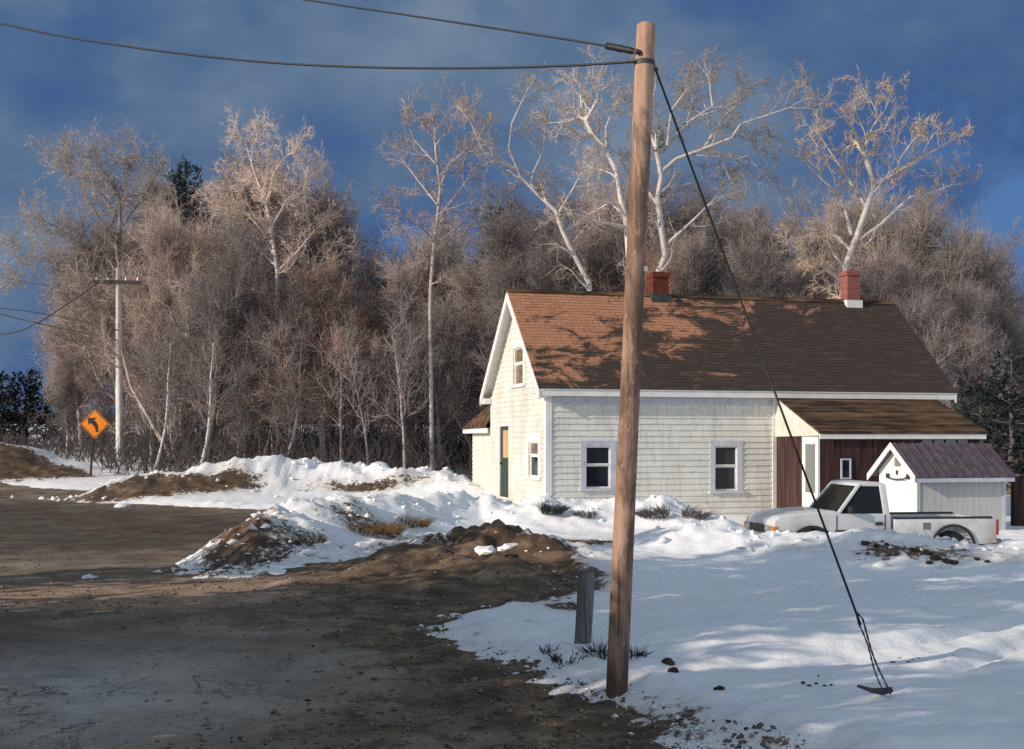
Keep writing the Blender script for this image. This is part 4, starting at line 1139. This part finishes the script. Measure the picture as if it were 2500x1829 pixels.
# fallen log and a leaning trunk in the left wood
p0, p1 = Vector(P(452, 958, 57)), Vector(P(625, 920, 56))
q = MB(); q.tube([p0, p0.lerp(p1, .3) + Vector((0, 0, .12)), p0.lerp(p1, .7) + Vector((0, 0, .06)), p1], [.16, .15, .12, .07], 9)
tag(q.build('fallen_log', M['log'], None, True), 'bleached fallen trunk lying propped across the left wood', 'log')
p0, p1 = Vector(P(420, 1120, 56)), Vector(P(320, 945, 56.5))
q = MB(); q.tube([p0, p0.lerp(p1, .4) + Vector((-.05, 0, .1)), p1, Vector(P(296, 850, 57))], [.12, .10, .07, .04], 9)
tag(q.build('leaning_trunk', M['bark_grey'], None, True), 'pale bare trunk leaning left just right of the far grey pole', 'trunk')


# ------------------------------------------------------------------ small growth and debris
def tuft(name, label, cat, loc, n, h, spread, mat, seed, group=None, lean=(0, 0), branch=0):
    rn = random.Random(seed); sg_ = []
    for i in range(n):
        a = rn.uniform(0, 6.28); rad_ = spread * math.sqrt(rn.random()) * .6
        p = Vector((math.cos(a) * rad_, math.sin(a) * rad_, -.05)); d = Vector((math.cos(a) * .6 + lean[0] + rn.gauss(0, .2), math.sin(a) * .6 + lean[1] + rn.gauss(0, .2), 1)).normalized(); l = h * rn.uniform(.5, 1.1)
        m = p + d * l * .55; e = m + (d + Vector((d.x * .6, d.y * .6, -.25))).normalized() * l * .45
        r_ = rn.uniform(.7, 1.2) * .006
        sg_ += [(tuple(p), tuple(m), r_, r_ * .8), (tuple(m), tuple(e), r_ * .8, r_ * .3)]
        for q in range(branch):
            b = p.lerp(m, rn.uniform(.3, 1)); dd = (d + Vector((rn.gauss(0, .7), rn.gauss(0, .7), .1))).normalized(); sg_.append((tuple(b), tuple(b + dd * l * .35), r_ * .6, r_ * .3))
    V, Fq = tubes(sg_, 3); o = np_mesh(name, V, Fq, mat); o.location = loc
    return tag(o, label, cat, group)


for i, (px, py, n, h, sp, lab) in enumerate(((1385, 1612, 46, .17, .20, 'dark green grey weeds at the left foot of the grey post'), (1475, 1606, 60, .26, .20, 'dark weeds between the grey post and the tall pole'), (1545, 1602, 40, .20, .14, 'dark weeds just right of the tall pole base'), (1345, 1590, 30, .14, .14, 'small dark weeds at the snow edge left of the grey post'))):
    tuft('weed_tuft', lab, 'weeds', onground(px, py), n, h, sp, M['evergreen_tuft'], 60 + i, None, (0, 0), 2)
for i, (px, py, n, h, sp, lab) in enumerate(((905, 1300, 420, .38, 1.0, 'brown dead grass clump lying on the near snow bank'), (1010, 1282, 200, .34, .55, 'dark brush heads on the snow bank right of the dead grass'), (740, 1322, 140, .22, .6, 'thin brown grass on the low end of the near snow bank'))):
    tuft('dead_grass_clump', lab, 'dead grass', onground(px, py), n, h, sp, M['grass'], 70 + i, None, (.35, -.1), 1)
for i, (px, py, n, h, sp, lab) in enumerate(((1345, 1250, 190, .36, .42, 'dark grey bush poking from the snow under the first side window'), (1600, 1262, 120, .42, .5, 'grey shrub in the snow bank right of the tall pole'), (1690, 1262, 110, .36, .45, 'grey shrub in the snow bank below the second side window'), (1430, 1262, 80, .26, .35, 'thin grey shrub in the snow just left of the tall pole'))):
    tuft('snowy_shrub', lab, 'shrub', onground(px, py), n, h, sp, M['evergreen_tuft'] if i == 0 else M['brush'], 80 + i, None, ((.5, 0), (-.6, .2), (.8, 0), (-.3, 0))[i], 4)


def clod(name, label, cat, loc, r, mat, seed, group=None, flat=.6):
    rn = random.Random(seed); import bmesh
    bm = bmesh.new(); bmesh.ops.create_icosphere(bm, subdivisions=2, radius=1)
    for v in bm.verts:
        k_ = 1 + .5 * (float(vnoise(v.co.x * 1.7 + seed, v.co.y * 1.7 + v.co.z * 1.3, seed)) - .5) * 1.6
        v.co = Vector((v.co.x * k_ * r * rn.uniform(.84, 1.16), v.co.y * k_ * r * .8 * rn.uniform(.86, 1.14), v.co.z * k_ * r * flat))
    me = bpy.data.meshes.new(name); bm.to_mesh(me); bm.free(); me.materials.append(mat)
    o = bpy.data.objects.new(name, me); COL.objects.link(o); o.location = loc; o.rotation_euler = (0, 0, rn.uniform(0, 6))
    return tag(o, label, cat, group)


G = 'dark earth clods on the snow bank before the truck'
for i, (px, py, r_) in enumerate(((2115, 1330, .13), (2140, 1334, .10), (2165, 1330, .07), (2240, 1345, .12), (2262, 1352, .14), (2285, 1366, .17), (2312, 1374, .15), (2330, 1378, .10), (2385, 1366, .09), (2410, 1372, .09), (2270, 1375, .10), (2225, 1340, .07))):
    x, y, z = onground(px, py); clod('earth_clod', 'dark earth clod on the snow bank in front of the white pickup', 'earth clod', (x, y, z + r_ * .02), r_ * .75, M['clod'], 90 + i, G, .42)
G = 'dark clods on the shaded snow near the guy anchor'
for i, (px, py, r_) in enumerate(((1960, 1668, .022), (1975, 1676, .028), (1993, 1672, .02), (2013, 1676, .018), (2030, 1674, .016), (1998, 1652, .014))):
    x, y, z = onground(px, py); clod('earth_clod', 'tiny dark clod on shaded snow left of the guy anchor', 'earth clod', (x, y, z + .004), r_, M['clod'], 110 + i, G, .45)
for i, (px, py, r_, lab) in enumerate(((1632, 1622, .07, 'dark clod in the snow right of the tall pole, nearer the pole'), (1643, 1640, .06, 'dark clod in the snow right of the tall pole, with another behind it'), (1756, 1685, .045, 'single dark clod on the shaded snow between pole and guy anchor'))):
    x, y, z = onground(px, py); clod('earth_clod', lab, 'earth clod', (x, y, z + .01), r_, M['clod'], 130 + i, None, .5)
G = 'brown dead leaves on the sunlit snow'
for i, (px, py, r_) in enumerate(((2180, 1618, .03), (2196, 1608, .017), (2217, 1617, .022), (2230, 1613, .018), (2243, 1608, .014), (2308, 1616, .012), (2298, 1619, .009), (2328, 1601, .012))):
    x, y, z = onground(px, py); clod('dead_leaf', 'brown dead leaf on the sunlit snow right of the guy wire', 'leaf', (x, y, z + .004), r_, M['leaf'], 150 + i, G, .22)
# snow chunks left along the road edges
snowm = mottled('snow_chunk', (.80, .81, .84), (.88, .88, .88), 4)
for i, (px, py, r_, lab) in enumerate(((1185, 1350, .22, 'broken snow slab on the brown mound, larger of two'), (1245, 1340, .24, 'broken snow slab right of the larger one on the brown mound'), (755, 1350, .16, 'small snow lump below the near snow bank'), (790, 1362, .10, 'tiny snow lump below the near snow bank'), (222, 1412, .13, 'pale snow lump on the tan road shoulder'), (300, 1238, .30, 'white snow lump at the road foot of the far bank'), (575, 1388, .08, 'small pink lit snow lump at the tip of the near bank'))):
    x, y, z = onground(px, py); clod('snow_lump', lab, 'snow lump', (x, y, z + .01), r_, snowm, 170 + i, None, .35)
pb = random.Random(9); vs = []
stm = mottled('road_stone', (.16, .14, .13), (.36, .33, .31), 6)
G = 'stones scattered on the cracked road'
for i in range(60):
    px, py = (pb.uniform(0, 620), pb.uniform(1690, 1825)) if i < 40 else (pb.uniform(0, 900), pb.uniform(1440, 1600))
    x, y, z = onground(px, py); clod('road_stone', 'small pale stone lying loose on the cracked road', 'stone', (x, y, z), pb.uniform(.012, .032), stm, 200 + i, G, .6)

def scatter(name, n, place, size, mat, seed):
    rn = np.random.default_rng(seed); XY = place(rn, n); x, y = XY[:, 0], XY[:, 1]
    z = np.maximum(snow_h(x, y), road_h(x, y)); sz = size(rn, len(x))
    base = np.array([(1, 0, 0), (-1, 0, 0), (0, 1, 0), (0, -1, 0), (0, 0, .8), (0, 0, -.8)]); fc = np.array([(0, 2, 4), (2, 1, 4), (1, 3, 4), (3, 0, 4), (2, 0, 5), (1, 2, 5), (3, 1, 5), (0, 3, 5)])
    a = rn.uniform(0, 6.28, len(x)); c, s_ = np.cos(a), np.sin(a)
    B = base[None] * rn.uniform(.6, 1.25, (len(x), 6, 1)) * np.stack([rn.uniform(.8, 1.5, len(x)), rn.uniform(.6, 1.1, len(x)), rn.uniform(.45, .9, len(x))], -1)[:, None, :]
    B = B + rn.uniform(-.25, .25, B.shape)
    V = np.stack([B[..., 0] * c[:, None] - B[..., 1] * s_[:, None], B[..., 0] * s_[:, None] + B[..., 1] * c[:, None], B[..., 2]], -1) * sz[:, None, None]
    V = V + np.stack([x, y, z + sz * .15], -1)[:, None, :]
    Fq = (np.arange(len(x)) * 6)[:, None, None] + fc[None]
    o = np_mesh(name, V.reshape(-1, 3), Fq.reshape(-1, 3), mat, None, False, True); o['kind'] = 'stuff'
    return o


def near_road(rn, n):
    y = 8.3 + 17 * rn.random(n * 3) ** 1.5; x = rn.uniform(-.46, .30, n * 3) * y
    p = (.12 + .9 * brown_mask(x, y) + .6 * gravel_mask(x, y)) * (poly_sd(x, y, ROAD) < .25 * rn.random(n * 3)); k_ = rn.random(n * 3) < p
    return np.stack([x[k_], y[k_]], -1)[:n]


def on_banks(rn, n):
    out = []
    for rd, w, m in ((R1, 1.3, .34), (R2, .9, .4), (R3, .9, .26)):
        k_ = int(n * m); i = rn.integers(0, len(rd) - 1, k_); t = rn.random(k_); r_ = np.array(rd)
        q = r_[i, :2] + (r_[i + 1, :2] - r_[i, :2]) * t[:, None] + rn.normal(0, w * .75, (k_, 2)); out.append(q)
    return np.concatenate(out)


def snow_edge(rn, n):
    y = 8.3 + 16 * rn.random(n * 6) ** 1.3; x = rn.uniform(-.4, .3, n * 6) * y; d = poly_sd(x, y, ROAD)
    k_ = np.abs(d + .1) < .35 * rn.random(n * 6) ** 1.5
    return np.stack([x[k_], y[k_]], -1)[:n]


M['gravel'] = mottled('brown_gravel', (.05, .036, .025), (.36, .27, .20), 7, (1, 1, 1), .95, 0)
scatter('gravel', 9000, near_road, lambda rn, n: .006 + .030 * rn.random(n) ** 4, M['gravel'], 1)
scatter('snow_crumbs', 900, on_banks, lambda rn, n: .02 + .13 * rn.random(n) ** 3, snowm, 2)
scatter('slush_crumbs', 1500, snow_edge, lambda rn, n: .008 + .04 * rn.random(n) ** 3, snowm, 3)

# spruces added out of view on the left, sized to shade the road and field
shade_spruce = None
rs = random.Random(77)
line = []
yy = 2.0
while yy < 17.9:
    if not 14.1 < yy < 16.6:
        xl = min(-7.6, -.414 * yy - 3.1) + rs.uniform(-.3, .2); line.append((xl, yy, (6.4 if yy < 5.3 else 4.4 if yy < 6.2 else 4.05 if yy < 8.2 else 2.2 + .4 * (4.2 - xl)) * rs.uniform(.93, 1.07)))
    yy += rs.uniform(.8, 1.05)
for i, (x, y, h) in enumerate(line):
    if shade_spruce is None:
        shade_spruce = o = pine('spruce_tree', 'x', 41, (0, 0, 0), 5.0, M['needles_dark'], 1.7, .04, False, None, 46)
    else: o = copy_tree(shade_spruce)
    o['label'] = 'unseen spruce added left of the view to shade the foreground'; o['group'] = 'unseen spruces added left of the view for their shade'
    o.location = (x, y, gz(x, y) - .05); o.scale = (1.05, 1.05, h / 5); o.rotation_euler = (0, 0, i * 1.3)

# ------------------------------------------------------------------ light, sky, camera
SUN_V = Vector((-1, -.50, .41)).normalized()
el = math.asin(SUN_V.z); az = math.atan2(SUN_V.x, SUN_V.y)
sl_ = bpy.data.lights.new('sun', 'SUN'); sl_.energy = 4.2; sl_.angle = R(.6); sl_.color = (1, .86, .71)
so = bpy.data.objects.new('sun', sl_); COL.objects.link(so); so.rotation_euler = (-SUN_V).to_track_quat('-Z', 'Y').to_euler(); so.location = (-30, -10, 20)

wd = bpy.data.worlds.new('World'); SC.world = wd; wd.use_nodes = True
nt = wd.node_tree; bg = nt.nodes['Background']
sky = nt.nodes.new('ShaderNodeTexSky'); sky.sky_type = 'NISHITA'; sky.sun_disc = False; sky.sun_elevation = el; sky.sun_rotation = az
sky.air_density = 1.0; sky.dust_density = .6; sky.ozone_density = 1.2
tc = nt.nodes.new('ShaderNodeTexCoord')
mp = nt.nodes.new('ShaderNodeMapping'); mp.inputs['Scale'].default_value = (2.2, 2.2, 4.2); mp.inputs['Rotation'].default_value = (0, R(-14), 0); nt.links.new(tc.outputs['Generated'], mp.inputs[0])
nz = nt.nodes.new('ShaderNodeTexNoise'); nz.inputs['Scale'].default_value = 1.5; nz.inputs['Detail'].default_value = 6; nz.inputs['Roughness'].default_value = .55; nz.inputs['Distortion'].default_value = .15
nt.links.new(mp.outputs[0], nz.inputs['Vector'])
sep = nt.nodes.new('ShaderNodeSeparateXYZ'); nt.links.new(tc.outputs['Generated'], sep.inputs[0])


def wm(op, a, b, cl=False):
    m = nt.nodes.new('ShaderNodeMath'); m.operation = op; m.use_clamp = cl
    for i, v in enumerate((a, b)):
        if hasattr(v, 'is_linked'): nt.links.new(v, m.inputs[i])
        else: m.inputs[i].default_value = v
    return m.outputs[0]


def wmix(f, a, b):
    m = nt.nodes.new('ShaderNodeMix'); m.data_type = 'RGBA'
    for s_, v in ((m.inputs[0], f), (m.inputs[6], a), (m.inputs[7], b)):
        if hasattr(v, 'is_linked'): nt.links.new(v, s_)
        elif isinstance(v, float): s_.default_value = v
        else: s_.default_value = (*v, 1)
    return m.outputs[2]


# storm cloud bank filling the northern sky: slate blue, paler patches high on the left, a clear blue gap low down
SKY_S = .10
mp2 = nt.nodes.new('ShaderNodeMapping'); mp2.inputs['Scale'].default_value = (4.6, 4.6, 7.0); mp2.inputs['Rotation'].default_value = (0, R(-18), 0); mp2.inputs['Location'].default_value = (3.1, 0, 1.7); nt.links.new(tc.outputs['Generated'], mp2.inputs[0])
nz2 = nt.nodes.new('ShaderNodeTexNoise'); nz2.inputs['Scale'].default_value = 1.6; nz2.inputs['Detail'].default_value = 7; nz2.inputs['Roughness'].default_value = .5; nz2.inputs['Distortion'].default_value = .25; nt.links.new(mp2.outputs[0], nz2.inputs['Vector'])
hgt = wm('ADD', wm('MULTIPLY', sep.outputs[2], 1.0), wm('ADD', wm('MULTIPLY', nz.outputs['Fac'], 1.55), wm('MULTIPLY', nz2.outputs['Fac'], 1.45)))
hgt = wm('SUBTRACT', hgt, wm('MULTIPLY', sep.outputs[0], .34))
rp_ = nt.nodes.new('ShaderNodeValToRGB'); nt.links.new(wm('SUBTRACT', hgt, 1.27, True), rp_.inputs[0])
els = rp_.color_ramp.elements
while len(els) < 5: els.new(.5)
for e_, (p_, c_) in zip(els, ((.0, (.078, .180, .40)), (.20, (.045, .105, .265)), (.42, (.068, .136, .27)), (.66, (.118, .186, .295)), (1.0, (.21, .275, .36)))):
    e_.position = p_; e_.color = (*c_, 1)
sc_ = nt.nodes.new('ShaderNodeVectorMath'); sc_.operation = 'SCALE'; sc_.inputs['Scale'].default_value = 1 / SKY_S; nt.links.new(rp_.outputs[0], sc_.inputs[0])
north = wm('MULTIPLY', wm('ADD', sep.outputs[1], .15), 2.2, True)
col_ = wmix(wm('MULTIPLY', north, .97), wmix(.5, sky.outputs[0], (5.2, 6.1, 7.0)), sc_.outputs[0])
nt.links.new(col_, bg.inputs['Color']); bg.inputs['Strength'].default_value = SKY_S

cam = bpy.data.cameras.new('camera'); co = bpy.data.objects.new('camera', cam); COL.objects.link(co)
co.location = (0, 0, EYE); co.rotation_euler = (R(90), 0, 0); cam.sensor_width = 36; cam.lens = F / 2500 * 36
cam.shift_y = (HY - 1829 / 2) / 2500; cam.clip_end = 3000; SC.camera = co
SC.view_settings.view_transform = 'Standard'; SC.view_settings.look = 'None'; SC.view_settings.exposure = 0; SC.view_settings.gamma = 1
SC.cycles.use_denoising = False
SC.cycles.max_bounces = 6
